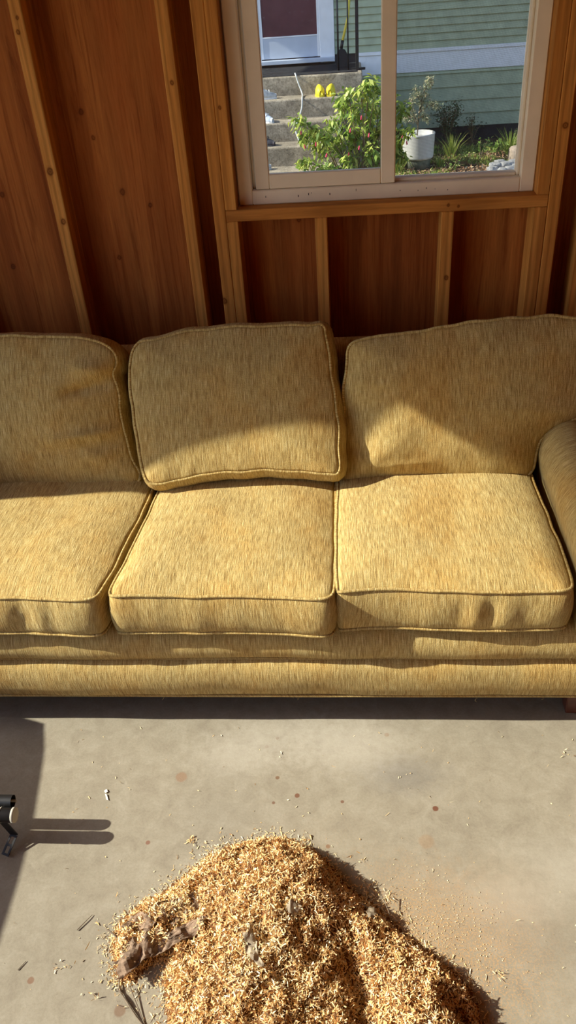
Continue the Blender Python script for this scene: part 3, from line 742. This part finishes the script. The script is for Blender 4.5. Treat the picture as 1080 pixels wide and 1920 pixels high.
# dry leaves, bark and twigs
DRY = m_plain('dry_brown_leaf', (.27, .19, .135), .85, .1, 0, .35, 60, .4)
DRYP = m_plain('pale_dry_leaf', (.40, .33, .24), .7, .3, 0, .2, 60, .3)
TWIG = m_plain('grey_twig', (.20, .16, .12), .85, .1, 0, .2, 80, .3)
def leaf_sheet(name, outline, zf, mat, label, seed=0, thick=.0008, crump=.006, cat='leaf', group=None):
    """a thin crumpled sheet: angular folds, ragged rim"""
    P, _ = resample(np.array(outline, float), 90); c = P.mean(0); K = 12; V = []
    for k in range(K+1):
        s_ = k/K
        for p in P:
            j = 1+(noise.noise(Vector((p[0]*90, p[1]*90, seed)))*.22 if k == K else 0)
            q = c+(p-c)*s_*j
            f1 = abs(noise.noise(Vector((q[0]*26+seed, q[1]*16, seed)))); f2 = abs(noise.noise(Vector((q[0]*60, q[1]*60+seed, seed+3))))
            V.append((q[0], q[1], max(zf(q[0], q[1])+(f1*3.2+f2*1.2-.8)*crump, .0015)))
    N = len(P); F = []
    for k in range(K):
        for i in range(N): F.append((k*N+i, k*N+(i+1) % N, (k+1)*N+(i+1) % N, (k+1)*N+i))
    o = mesh_np(name, V, F, mat, None, False)
    md = o.modifiers.new('thickness', 'SOLIDIFY'); md.thickness = thick; md.offset = 0
    return tag(o, label, cat, group)
H1 = lambda x, y: float(hh(np.array([x]), np.array([y]))[0])
leaf_sheet('dried_leaf', [(-.492, .958), (-.475, .985), (-.445, .998), (-.42, 1.0), (-.405, 1.012), (-.388, .995), (-.378, .975), (-.392, .965), (-.39, .945), (-.41, .948), (-.43, .925), (-.46, .925), (-.47, .94)], lambda x, y: max(H1(x, y), .008)+.007, DRY, 'large crumpled grey-brown dry leaf on the left of the shavings heap', 2, crump=.008)
leaf_sheet('dried_leaf', [(-.560, .922), (-.545, .950), (-.52, .953), (-.50, .945), (-.478, .925), (-.485, .913), (-.52, .914)], lambda x, y: max(H1(x, y), .008)+.008, DRY, 'small tan dry leaf at the left tip of the heap', 5, crump=.005)
leaf_sheet('bark_strip', [(-.550, .835), (-.545, .870), (-.515, .905), (-.48, .915), (-.45, .905), (-.405, .928), (-.365, .938), (-.358, .922), (-.38, .902), (-.42, .885), (-.455, .868), (-.49, .850), (-.515, .825), (-.530, .800)], lambda x, y: max(H1(x, y), .008)+.009+.3*max(0, .90-y-.0*(x)), DRY, 'long curled brown bark strip along the lower left of the heap', 9, crump=.008, cat='bark')
leaf_sheet('dried_leaf', [(.010, .965), (.018, .985), (.030, .983), (.034, .965), (.024, .948), (.014, .950)], lambda x, y: H1(x, y)+.016, DRYP, 'small silvery curled leaf on the right slope of the heap', 12, crump=.003)
leaf_sheet('dried_leaf', [(-.26, .875), (-.245, .895), (-.232, .868), (-.225, .835), (-.205, .81), (-.225, .812), (-.25, .84)], lambda x, y: H1(x, y)+.012, DRYP, 'slender pale leaf lying in the middle of the heap', 14, crump=.003)
leaf_sheet('dried_leaf', [(-.17, .945), (-.155, .955), (-.135, .945), (-.15, .93), (-.165, .932)], lambda x, y: H1(x, y)+.012, DRYP, 'tiny grey leaf near the top of the heap', 17, crump=.003)
def twig(pts, r, label, group=None, name='twig'):
    P = arcp([tuple(p) for p in pts], 5); m = MB(); n = len(P)
    m.tube(P, [r*(1-.5*i/n) for i in range(n)], 6); o = m.build(name, TWIG); return tag(o, label, 'twig', group)
twig([(-.60, .925, .012), (-.57, .905, .012), (-.545, .86, .01), (-.54, .80, .006), (-.50, .755, .004), (-.44, .70, .003), (-.40, .66, .004)], .0022, 'thin brown root curving down the left side of the heap')
twig([(-.545, .80, .003), (-.52, .775, .008), (-.48, .735, .005), (-.42, .69, .004), (-.38, .65, .004)], .0018, 'second thin root running parallel beside the curving one', None)
twig([(-.515, .80, .010), (-.475, .74, .003), (-.455, .71, .003)], .0014, 'dark straight twig crossing the two roots left of the heap')
twig([(-.672, .925, .003), (-.655, .948, .004), (-.645, .962, .003)], .0014, 'short pale twig alone on the floor left of the heap')
twig([(-.785, .832, .002), (-.772, .852, .002)], .0012, 'tiny pale splinter on the floor in the lower left corner')
twig([(.045, 1.015, .030), (.058, .99, .020), (.075, .945, .008)], .0014, 'thin brown twig sticking out on the right shoulder of the heap')
twig([(.0, .985, .04), (.03, .972, .03), (.065, .955, .02)], .0014, 'pale twig lying across the right slope of the heap')
PAP = m_plain('white_fleck', (.8, .8, .78), .6, .3, 0, .03, 40, .05)
leaf_sheet('paint_chip', [(-.703, 1.305), (-.697, 1.312), (-.690, 1.303), (-.697, 1.298)], lambda x, y: .003, PAP, 'small white flake of paint on the floor left of centre', 1, crump=.001, cat='paint flake')
leaf_sheet('paint_chip', [(-.698, 1.296), (-.692, 1.294), (-.683, 1.276), (-.689, 1.278)], lambda x, y: .003, PAP, 'narrow white sliver just below the white flake of paint', 1, crump=.001, cat='paint flake')

# ------------------------------------------------------------------ the yard and the house next door
FY = 10.3; GZ = -.10
SIDE = m_plain('sage_green_clapboard', (.41, .46, .32), .75, .2, 0, .10, 9, .05)
WHT = m_plain('white_house_trim', (.80, .82, .86), .6, .3, 0, .04, 12, .05)
PANEL = m_plain('pale_blue_kick_panel', (.50, .55, .64), .45, .4, 0, .06, 6, .02)
STEP = NT('weathered_concrete_step', .9, .15)
v = STEP.coord('Object'); c = STEP.ramp(STEP.noise(v, 5, 6, .7, .5), [(.3, (.17, .145, .11)), (.5, (.32, .275, .21)), (.72, (.50, .43, .33))])
c = STEP.mix(.8, c, STEP.ramp(STEP.noise(v, 60, 5, .75), [(.36, (.45, .43, .40)), (.56, (1.1, 1.1, 1.08))]), 'MULTIPLY')
STEP = STEP.fin(c, STEP.bump(STEP.noise(v, 90, 4, .7), .4, .004))
SOILN = NT('garden_soil', .95, .1)
v = SOILN.coord('Object'); c = SOILN.ramp(SOILN.noise(v, 11, 6, .75, .4), [(.3, (.045, .032, .02)), (.5, (.13, .085, .05)), (.7, (.27, .17, .10))])
SOIL = SOILN.fin(c, SOILN.bump(SOILN.noise(v, 40, 5, .7), .8, .02))
DARKM = m_plain('dark_foundation', (.05, .045, .045), .9, .1, 0, .2, 10, .1)
MAROON = NT('dusty_maroon_door_glass', .35, .5)
v = MAROON.coord('Object'); c = MAROON.ramp(MAROON.noise(v, 3, 3, .6), [(.3, (.075, .025, .032)), (.7, (.13, .045, .055))])
c = MAROON.mix(MAROON.ramp(MAROON.noise(v, 38, 4, .75), [(.60, 0), (.74, .5)]), c, (.32, .28, .30))
MAROON = MAROON.fin(c)

struct(MB().box(-9, 12, 2.70, 30, GZ-.3, GZ).build('ground', SOIL, base=(0, 6, GZ)))
struct(MB().box(-30, -2.62, -12, 2.69, GZ-.3, GZ+.05).build('driveway', CONC, base=(-10, 0, -.05)))
struct(MB().box(-2.61, 12, -12, -2.71, GZ-.3, GZ+.05).build('driveway', CONC, base=(2, -8, -.05)))

house = empty('house', (.5, FY, GZ), 'sage green clapboard house with a white band across the yard', 'house')
def clap(x0, x1, z0, z1, ex, name='clapboards', par=house):
    m = MB(); z = z0
    while z < z1-.01:
        t = min(z+ex, z1)
        m.prism([(FY-.022, z), (FY-.001, z), (FY-.001, t), (FY-.003, t)], x0, x1, 'x'); z += ex
    return m.build(name, SIDE, par)
MB().box(-5, 7, FY, FY+.2, GZ-.05, 3.9).build('wall', DARKM, house)
clap(-5, -1.03, .868, 3.85, .0722); clap(-.135, 7, .868, 3.85, .0722); clap(-1.03, -.135, 2.9, 3.85, .0722)
clap(.157, 7, .054, .640, .1385); clap(-5, -1.7, .054, .640, .1385)
MB().box(.157, 7, FY-.02, FY, .640, .832, .002).build('white_band', WHT, house)
MB().box(.10, 7, FY-.035, FY, .833, .867, .003).build('drip_cap', WHT, house)
MB().box(-5, -1.7, FY-.02, FY, .640, .867, .002).build('white_band', WHT, house)
MB().box(.125, .21, FY-.024, FY-.021, .64, .83).build('band_joint', WHT, house)
MB().prism([(FY-1.15, 3.78), (FY+.3, 3.95), (FY+.3, 4.1), (FY-1.2, 3.93)], -5.2, 7.2, 'x').build('eave', WHT, house)
bxm = MB().box(1.985, 2.05, FY-.045, FY-.012, .972, 1.077, .003).build('outlet_box', m_plain('brown_box', (.10, .075, .06)), house)
# storm door
dr = MB(); dr.box(-.30, -.137, FY-.05, FY, .80, 2.9, .004); dr.box(-1.06, -.962, FY-.05, FY, .80, 2.9, .004); dr.box(-1.06, -.137, FY-.05, FY, 2.78, 2.92, .004)
door = struct(empty('door_1', (-.6, FY-.03, .8)))
dr.build('door_casing', WHT, door)
MB().box(-.962, -.30, FY-.04, FY-.022, .862, 1.068, .003).build('kick_panel', PANEL, door)
sd = MB(); sd.box(-.962, -.935, FY-.045, FY-.02, .862, 2.78, .002); sd.box(-.327, -.30, FY-.045, FY-.02, .862, 2.78, .002); sd.box(-.962, -.30, FY-.0455, FY-.02, 1.066, 1.078, .001)
sd.build('storm_door_frame', WHT, door)
MB().box(-.936, -.326, FY-.034, FY-.028, 1.07, 2.76).build('door_pane', MAROON, door)
MB().box(-1.06, -.137, FY-.13, FY-.01, .812, .852, .004).build('threshold', PANEL, door)

# concrete steps
stp = empty('concrete_steps', (-.7, 9.0, GZ), 'weathered grey concrete steps leading up to the storm door', 'steps')
def slab(x0, x1, y0, y1, z0, z1, name):
    m = MB(); m.box(x0, x1, y0, y1, z0, z1, .014, seg=2); return m.build(name, STEP, stp)
slab(-1.7, .155, 9.4, FY-.016, GZ, .778, 'landing')
slab(-1.7, -.062, 9.13, 9.42, GZ, .600, 'step'); slab(-1.7, -.062, 8.86, 9.15, GZ, .425, 'step')
slab(-1.7, -.062, 8.59, 8.88, GZ, .250, 'step'); slab(-1.7, -.062, 8.32, 8.61, GZ, .072, 'step')
MB().box(-1.1, .10, 9.44, 10.15, .778, .786, .002).build('door_mat', m_plain('dark_mat', (.035, .035, .038), .95, .1, 0, .4, 30, .5), stp)

rail = empty('stair_railing', (.05, 9.6, .78), 'black metal railing posts on the landing beside the door', 'railing')
for x, r in ((-.092, .010), (.012, .008)): MB().tube([(x, 9.58, .778), (x, 9.58, 1.72)], r, 10).build('baluster', BLACK, rail)
MB().box(.088, .122, 9.56, 9.60, .778, 1.78, .002).build('post', BLACK, rail)
MB().box(-.10, .12, 9.57, 9.59, 1.70, 1.73, .002).build('top_rail', BLACK, rail)
MB().box(.045, .19, 9.57, 9.60, .778, .80, .002).build('foot_plate', BLACK, rail)
shv = empty('snow_shovel', (-.05, 9.85, .785), 'shovel with yellow handle and black blade leaning by the door', 'shovel')
MB().tube([(.055, 10.05, 1.62), (.02, 9.95, 1.25), (-.045, 9.85, 1.03)], .013, 10).build('handle', m_plain('yellow_handle', (.62, .50, .06), .5, .4, 0, .05, 10, .02), shv)
MB().tube([(-.043, 9.853, 1.035), (-.062, 9.84, .96)], .017, 10).build('ferrule', BLACK, shv)
sb = MB(); sb.prism([(-.115, .79), (-.125, .86), (-.10, .945), (-.06, .965), (-.02, .95), (.02, .88), (.015, .79)], 9.80, 9.84, 'y'); sb.build('blade', BLACKP, shv)

# shoes
def shoe(name, loc, ang, L, Wd, H, mat, label, group, mat2=None, open_=True, toe=.55):
    t = empty(name, loc, label, 'shoe', group); ca, sa = math.cos(ang), math.sin(ang)
    def sec(u):
        w = Wd*.5*(math.sin(math.pi*min(max(u*.93+.05, 0), 1))**.42)*(.86+.22*u)
        return w
    V = []; F = []; n = 14; S = 12
    for i in range(S+1):
        u = i/S; w = sec(u); h = H*(1.0 if u < .35 else 1-(1-toe)*min(1, (u-.35)/.4)); h *= (.55+.45*math.sin(math.pi*min(1, max(.02, (1-u)*3.2))*.5)) * (.75+.25*min(1, u*6))
        for k in range(n):
            a = math.pi*k/(n-1); V.append((u*L-L/2, w*math.cos(a), h*max(math.sin(a), 0)**.7))
    for i in range(S):
        for k in range(n-1): F.append((i*n+k, i*n+k+1, (i+1)*n+k+1, (i+1)*n+k))
        F.append((i*n+n-1, i*n, (i+1)*n, (i+1)*n+n-1))
    F.append(tuple(range(n))); F.append(tuple(S*n+k for k in range(n))[::-1])
    R_ = lambda p: (loc[0]+ca*p[0]-sa*p[1], loc[1]+sa*p[0]+ca*p[1], loc[2]+p[2])
    mesh_np('upper', [R_((p[0], p[1], p[2]+.012)) for p in V], F, mat, t, True)
    sm = MB(); ring = [(u/10*L-L/2, sec(u/10)*1.06) for u in range(11)]
    poly = ring+[(a, -b) for a, b in reversed(ring)]
    P = [R_((a, b, 0)) for a, b in poly]
    A = [sm.bm.verts.new(p) for p in P]; B = [sm.bm.verts.new((p[0], p[1], p[2]+.016)) for p in P]
    for k in range(len(P)): sm.bm.faces.new((A[k], A[(k+1) % len(P)], B[(k+1) % len(P)], B[k]))
    sm.bm.faces.new(A[::-1]); sm.bm.faces.new(B); sm.build('sole', mat2 or mat, t)
    ob = MB()
    for q in (.30, .42, .54):
        x = q*L-L/2+.04; w = sec(q+.15)*.7
        z = H*(.93 if q < .4 else .80)
        ob.tube([R_((x, -w, z*.72)), R_((x, -w*.5, z+.004)), R_((x, w*.5, z+.004)), R_((x, w, z*.72))], .0035, 6)
    return t, ob
YEL = m_plain('yellow_rubber', (.78, .62, .03), .5, .4, 0, .06, 20, .02); YD = m_plain('dark_yellow_slots', (.40, .28, .02))
for x, a, lb in ((-.288, -R(82), 'left bright yellow clog of the pair on the top step'), (-.175, -R(98), 'right bright yellow clog of the pair on the top step')):
    t, ob = shoe('clog', (x, 9.25, .60), a, .19, .100, .090, YEL, lb, 'yellow clogs on the steps', toe=.95); ob.build('straps', YD, t)
GRY = m_plain('grey_canvas', (.48, .48, .47), .8, .2, 0, .2, 30, .1); WSO = m_plain('white_sole', (.66, .66, .66), .6)
BLU = m_plain('pale_blue_canvas', (.46, .52, .60), .8, .2, 0, .2, 30, .1); DKS = m_plain('dark_suede', (.05, .05, .06), .8, .2, 0, .2, 30, .1)
for loc, a, mt, lb in (((-.865, 9.25, .60), R(10), GRY, 'grey canvas shoe at the left end of the top step'),
                       ((-.86, 8.98, .425), R(-40), BLU, 'pale blue canvas shoe on the second step, below the grey one'),
                       ((-.86, 8.72, .250), R(-20), DKS, 'dark suede shoe on the third step'),
                       ((-.90, 8.46, .072), R(15), GRY, 'grey shoe on the lowest step, mostly hidden by the window sash')):
    t, ob = shoe('shoe', loc, a, .25, .09, .10, mt, lb, None, WSO if mt is not DKS else DKS); ob.build('laces', WSO if mt is not DKS else DKS, t)
hs = MB().tube(arcp([(-.545, 9.43, .80), (-.535, 9.385, .785), (-.515, 9.375, .72), (-.475, 9.33, .62), (-.468, 9.12, .60), (-.475, 9.10, .52), (-.505, 9.07, .44), (-.52, 8.84, .42), (-.53, 8.83, .34), (-.50, 8.80, .26)], 5), .008, 8).build('hose', m_plain('pale_hose', (.55, .57, .56)))
tag(hs, 'thin pale hose trailing down the concrete steps', 'hose')

# ---- plants
def leaves_np(c, d, nrm, L, W_, fold=.25, droop=.3):
    """folded blades: base, two flanks, mid, tip"""
    d = d/np.linalg.norm(d, axis=1)[:, None]; s = np.cross(d, nrm); s /= np.linalg.norm(s, axis=1)[:, None]+1e-9; u = np.cross(s, d)
    L = L[:, None]; W_ = W_[:, None]
    b = c; m = c+d*L*.5-u*W_*fold; t = c+d*L-np.array([0, 0, 1])*L*droop*.6
    l = c+d*L*.45+s*W_*.5; r = c+d*L*.45-s*W_*.5
    V = np.stack([b, l, m, r, t], 1).reshape(-1, 3); i = (np.arange(len(c))*5)[:, None]
    return V, np.vstack([i+np.array([0, 1, 2, 3]), i+np.array([1, 4, 3, 2])])[:, :]
def foliage(name, pts, dirs, L, W_, mat, par, rng, tone=None, droop=.3):
    n = len(pts); nrm = rng.normal(0, .45, (n, 3))+np.array([0, -.2, 1])
    V, F = leaves_np(pts, dirs, nrm, L, W_, .22, droop)
    tn = rng.uniform(0, 1, n) if tone is None else tone
    return mesh_np(name, V, F, mat, par, False, attr={'tone': np.repeat(tn, 5)})
GREEN = m_leaf('flowering_maple_leaf', (.10, .20, .03), (.30, .42, .06), (.62, .66, .16), .38)
DGREEN = m_leaf('dark_shrub_leaf', (.03, .06, .02), (.07, .12, .03), (.18, .09, .06), .2)
GRASS = m_leaf('grass_blade', (.10, .18, .03), (.34, .46, .08), (.66, .66, .22), .35)
WEED = m_leaf('weed_leaf', (.10, .2, .04), (.26, .42, .09), (.58, .62, .22), .3)
DRYL = m_leaf('dry_leaf_litter', (.30, .15, .08), (.56, .34, .19), (.78, .64, .40), .15)
SAGE = m_leaf('greyish_leaf', (.16, .22, .11), (.42, .46, .28), (.66, .54, .36), .25)
STEM = m_plain('woody_stem', (.22, .17, .10), .85, .1, 0, .2, 60, .1); PINK = m_plain('pink_bell_flower', (.70, .05, .12), .5, .3, 0, .15, 40, .02)
rg = np.random.default_rng(21); rr = random.Random(21)
bush = empty('flowering_bush', (.05, 8.12, GZ), 'leafy green bush with hanging pink bell flowers in front of the steps', 'bush')
P = []; Dd = []; tips = []
tgt = [(-.44, .60), (-.40, .42), (-.43, .24), (-.33, .50), (-.30, .30), (-.22, .45), (-.24, .16), (-.12, .55), (-.13, .36), (-.14, .10), (-.05, .70), (-.02, .48), (.0, .25), (.05, .62), (.08, .40), (.10, .12),
       (.12, .80), (.16, .66), (.18, .50), (.2, .3), (.2, .1), (.25, .80), (.28, .62), (.3, .42), (.3, .2), (.38, .72), (.42, .5), (.44, .3), (.5, .62), (.52, .45), (.50, .2), (-.30, .05), (-.05, .02), (.3, .02), (.0, .78), (.2, .86)]
sm = MB()
for tx, tz in tgt:
    ty = 8.12+rr.uniform(-.16, .16); p0 = Vector((.08+tx*.25, 8.16, GZ)); p3 = Vector((tx, ty, tz)); pm = (p0+p3)/2+Vector((rr.uniform(-.04, .04), rr.uniform(-.03, .03), .06+.06*rr.random()))
    path = arcp([tuple(p0), tuple(pm), tuple(p3), tuple(p3+Vector((rr.uniform(-.05, .05), -.03, -.03)))], 5)
    sm.tube(path, [.006*(1-.7*i/len(path))+.001 for i in range(len(path))], 5)
    k0 = len(path)//3
    for p in path[k0:]:
        k = 8 if p[2] > tz-.15 else 4
        for _ in range(k):
            P.append([p[0]+rg.normal(0, .030), p[1]+rg.normal(0, .035), p[2]+rg.normal(0, .028)]); a = rg.uniform(0, 2*np.pi)
            Dd.append([math.cos(a)*.8, math.sin(a)*.6-.1, rg.uniform(-1.1, .15)])
P = np.array(P); Dd = np.array(Dd); n = len(P)
sm.build('stems', STEM, bush)
foliage('leaves', P, Dd, rg.uniform(.040, .088, n), rg.uniform(.017, .036, n), GREEN, bush, rg)
fl = MB().lathe((0, 0, 0), [(.002, 0), (.004, -.006), (.007, -.018), (.006, -.028), (.009, -.036), (.002, -.037)], 8).build('flower', PINK, bush, base=(0, 0, 0))
fpos = [(-.435, 7.98, .50), (-.41, 7.97, .38), (-.30, 7.95, .40), (-.20, 7.95, .30), (.02, 7.95, .50), (.12, 7.95, .60), (.10, 7.94, .35), (-.12, 7.95, .08), (.50, 8.0, .42), (.53, 8.0, .36), (.19, 7.95, .45), (.0, 7.94, .30)]
for i, p in enumerate(fpos):
    f = fl if i == 0 else fl.copy()
    if i: COL.objects.link(f)
    f.parent = bush; f.location = Vector(p)-wloc(bush); f.rotation_euler = (rr.uniform(-.3, .3), rr.uniform(-.3, .3), 0)

pot = empty('potted_plant', (.722, 9.0, GZ), 'wispy half-dry plant in a round white pot standing in the garden', 'potted plant')
PW_ = m_plain('white_plastic_pot', (.72, .72, .70), .5, .35, 0, .05, 10, .03)
MB().lathe((.722, 9.0, .0), [(.150, 0), (.158, .02), (.166, .225), (.170, .232), (.168, .240), (.158, .240), (.154, .20), (.02, .195)], 48).build('pot', PW_, pot)
MB().lathe((.722, 9.0, GZ), [(.128, 0), (.132, .09), (.130, .0995), (.01, .0995)], 40).build('pot_stand', m_plain('mossy_block', (.20, .22, .17), .9, .1, 0, .3, 20, .3), pot)
MB().lathe((.722, 9.0, .185), [(.150, 0), (.151, .012), (.0, .014)], 32).build('potting_soil', SOIL, pot)
sm = MB(); P = []; Dd = []
trunk = [(.705, 8.99, .19), (.712, 8.98, .32), (.722, 8.98, .45), (.745, 8.98, .56), (.79, 8.98, .68), (.815, 8.98, .74), (.83, 8.98, .69)]
brs = [trunk, [(.712, 8.98, .34), (.66, 8.96, .42), (.64, 8.95, .52), (.665, 8.95, .60)], [(.72, 8.98, .43), (.78, 8.96, .48), (.86, 8.95, .52), (.90, 8.95, .48)], [(.722, 8.98, .45), (.76, 9.0, .53), (.80, 9.0, .58)], [(.71, 8.98, .32), (.62, 9.0, .40), (.58, 9.0, .38)], [(.72, 8.98, .38), (.78, 8.97, .40), (.80, 8.97, .36)], [(.74, 8.98, .5), (.70, 8.97, .58), (.68, 8.97, .66)]]
for b_ in brs:
    path = arcp(b_, 5); sm.tube(path, [.006*(1-.75*i/len(path))+.0008 for i in range(len(path))], 6)
    for p in path[3 if b_ is not trunk else 12:]:
        for _ in range(15): P.append([p[0]+rg.normal(0, .020), p[1]+rg.normal(0, .02), p[2]+rg.normal(0, .018)]); Dd.append([rg.normal(0, 1), rg.normal(0, .6), rg.uniform(-1.3, .2)])
sm.build('stem', STEM, pot); n = len(P)
foliage('leaves', np.array(P), np.array(Dd), rg.uniform(.018, .040, n), rg.uniform(.007, .014, n), SAGE, pot, rg)

def shrub(name, loc, rad, hgt, nl, L, W_, mat, label, cat, up=.3, stems=8, group=None, droop=.2):
    t = empty(name, loc, label, cat, group); sm = MB(); P = []; Dd = []
    for k in range(stems):
        a = rr.uniform(0, 6.28); q = rr.uniform(.3, 1)
        tip = Vector((loc[0]+rad*q*math.cos(a), loc[1]+rad*q*math.sin(a)*.6, loc[2]+hgt*rr.uniform(.6, 1)))
        path = arcp([tuple(loc), tuple((Vector(loc)+tip)/2+Vector((0, 0, hgt*.15))), tuple(tip)], 5); sm.tube(path, [.004*(1-.7*i/len(path))+.0006 for i in range(len(path))], 5)
        for p in path[3:]:
            for _ in range(max(1, nl//(stems*8))): P.append([p[0]+rg.normal(0, rad*.16), p[1]+rg.normal(0, rad*.16), max(GZ+.005, p[2]+rg.normal(0, hgt*.08))]); Dd.append([rg.normal(0, 1), rg.normal(0, 1), rg.uniform(-.5, up*3)])
    sm.build('stems', STEM, t); n = len(P)
    foliage('leaves', np.array(P), np.array(Dd), rg.uniform(L*.6, L*1.2, n), rg.uniform(W_*.6, W_*1.2, n), mat, t, rg, droop=droop)
    return t
def tuft(name, loc, rad, hgt, nb, mat, label, spread=.6, wd=.007):
    t = empty(name, loc, label, 'grass'); a = rg.uniform(0, 6.28, nb); q = rg.uniform(0, 1, nb)
    c = np.stack([loc[0]+rad*.35*q*np.cos(a), loc[1]+rad*.35*q*np.sin(a), np.full(nb, loc[2])], 1)
    V = []; F = []; tn = []
    for i in range(nb):
        d = np.array([math.cos(a[i])*spread*q[i], math.sin(a[i])*spread*q[i], 1]); h = hgt*rg.uniform(.6, 1.05); s = np.array([-math.sin(a[i]), math.cos(a[i]), 0])*wd*.5
        p1 = c[i]+d*h*.55; p2 = c[i]+d*h*.9+np.array([math.cos(a[i]), math.sin(a[i]), -.25])*h*.25*q[i]
        b = len(V); V += [c[i]-s, c[i]+s, p1-s*.8, p1+s*.8, p2-s*.1, p2+s*.1]; F += [(b, b+1, b+3, b+2), (b+2, b+3, b+5, b+4)]; tn += [rg.uniform()]*6
    mesh_np('blades', V, F, mat, t, False, attr={'tone': tn}); return t
shrub('dark_shrub', (1.13, 10.0, GZ), .20, .46, 900, .035, .016, DGREEN, 'dark reddish shrub against the green wall, right of the white pot', 'shrub', stems=16)
shrub('dark_shrub', (1.42, 10.05, GZ), .12, .30, 260, .03, .014, DGREEN, 'low dark shrub against the house wall, beside the reddish one', 'shrub', stems=8)
tuft('grass_tuft', (1.12, 9.45, GZ), .12, .26, 120, GRASS, 'bright spiky grass tuft in front of the dark shrub', .7)
tuft('grass_tuft', (1.72, 9.3, GZ), .12, .30, 110, GRASS, 'tall green grass clump behind the grey stones', .45)
tuft('grass_tuft', (.50, 8.8, GZ), .12, .20, 120, GRASS, 'dark grass clump left of the white pot', .8)
tuft('grass_tuft', (.95, 8.95, GZ), .1, .16, 60, GRASS, 'sparse grass clump touching the right side of the white pot', .9, .005)
shrub('weed', (1.38, 9.1, GZ), .10, .24, 60, .055, .022, WEED, 'upright weed with pale seed heads in the middle of the bed', 'weed', up=.5, stems=5)
shrub('weed', (1.58, 9.3, GZ), .10, .17, 40, .07, .03, WEED, 'broad-leaved weed behind the grey stones', 'weed', up=.5, stems=5)
shrub('weed', (1.20, 8.95, GZ), .12, .15, 90, .04, .014, WEED, 'scraggly low weed right of the white pot', 'weed', stems=8)
shrub('weed', (.56, 9.2, GZ), .10, .22, 80, .05, .022, WEED, 'leafy weed behind the left edge of the white pot', 'weed', stems=6)
shrub('weed', (1.05, 8.75, GZ), .14, .10, 120, .035, .012, WEED, 'low spreading weed at the front of the bed', 'weed', stems=8)
# uncountable ground cover
n = 9500; xy = rg.uniform([.2, 8.1], [2.3, 9.9], (n, 2)); dn = np.array([noise.noise(Vector((p[0]*3, p[1]*3, .3))) for p in xy])
k = dn > -.05; g = xy[k]; n = len(g)
foliage_o = foliage('garden_grass', np.column_stack([g, np.full(n, GZ)]), np.column_stack([rg.normal(0, .5, n), rg.normal(0, .5, n), rg.uniform(.5, 1.2, n)]), rg.uniform(.025, .075, n), rg.uniform(.006, .014, n), GRASS, None, rg)
tag(foliage_o, 'short green grass and creeping weeds covering the garden bed', 'grass', kind='stuff')
n = 3600; xy = rg.uniform([.2, 8.1], [2.3, 9.5], (n, 2))
lit = foliage('leaf_litter', np.column_stack([xy, GZ+rg.uniform(.002, .02, n)]), np.column_stack([rg.normal(0, 1, n), rg.normal(0, 1, n), rg.uniform(-.1, .5, n)]), rg.uniform(.02, .05, n), rg.uniform(.012, .026, n), DRYL, None, rg, droop=0)
tag(lit, 'brown and straw-coloured dead leaves littering the garden soil', 'leaf litter', kind='stuff')
# stones
STN = m_plain('grey_stone', (.42, .42, .42), .85, .2, 0, .18, 14, .3); STT = m_plain('tan_stone', (.46, .37, .29), .85, .2, 0, .18, 14, .3)
def stone(loc, s, mat, label, seed):
    bm = bmesh.new(); bmesh.ops.create_icosphere(bm, subdivisions=3, radius=1)
    for v_ in bm.verts:
        p = v_.co.copy(); k = 1+.35*noise.noise(p*1.1+Vector((seed, 0, 0)))+.12*noise.noise(p*3+Vector((0, seed, 0)))
        q = p*k; q = Vector((max(-.8, min(.8, q.x)), max(-.8, min(.8, q.y)), max(-.6, min(.75, q.z)))); v_.co = Vector((loc[0]+q.x*s[0], loc[1]+q.y*s[1], loc[2]+(q.z+.6)*s[2]))
    me = bpy.data.meshes.new('stone'); bm.to_mesh(me); bm.free(); me.materials.append(mat)
    for p_ in me.polygons: p_.use_smooth = seed % 3 == 0
    tag(link_mesh('stone', me), label, 'stone', 'stones at the right of the garden bed')
for i, (x, y, s, lb) in enumerate([(1.43, 8.60, .06, 'leftmost grey stone of the heap behind the glass'), (1.52, 8.55, .055, 'grey stone at the front of the heap, second from its left'), (1.61, 8.58, .06, 'grey stone at the front right of the heap'),
                                   (1.48, 8.72, .07, 'flat grey stone in the second row, above the leftmost'), (1.59, 8.72, .075, 'large grey stone in the middle of the second row'), (1.69, 8.70, .06, 'grey stone at the right end of the second row'),
                                   (1.55, 8.86, .065, 'grey stone at the back of the heap'), (1.68, 8.86, .06, 'grey stone at the back right, below the tan boulder')]):
    stone((x, y, GZ), (s*1.1, s*.9, s*.75), STN, lb, i+1)
stone((1.74, 9.0, GZ), (.10, .09, .12), STT, 'tan boulder standing behind the heap of grey stones', 12)
stone((1.27, 8.55, GZ), (.08, .03, .02), STN, 'small flat white-grey stone left of the heap', 14)
MB().box(1.83, 2.0, 9.75, 9.9, GZ, .06, .01).build('garden_block', DARKM)
tag(bpy.data.objects['garden_block'], 'brown block against the house wall behind the tall grass', 'block')
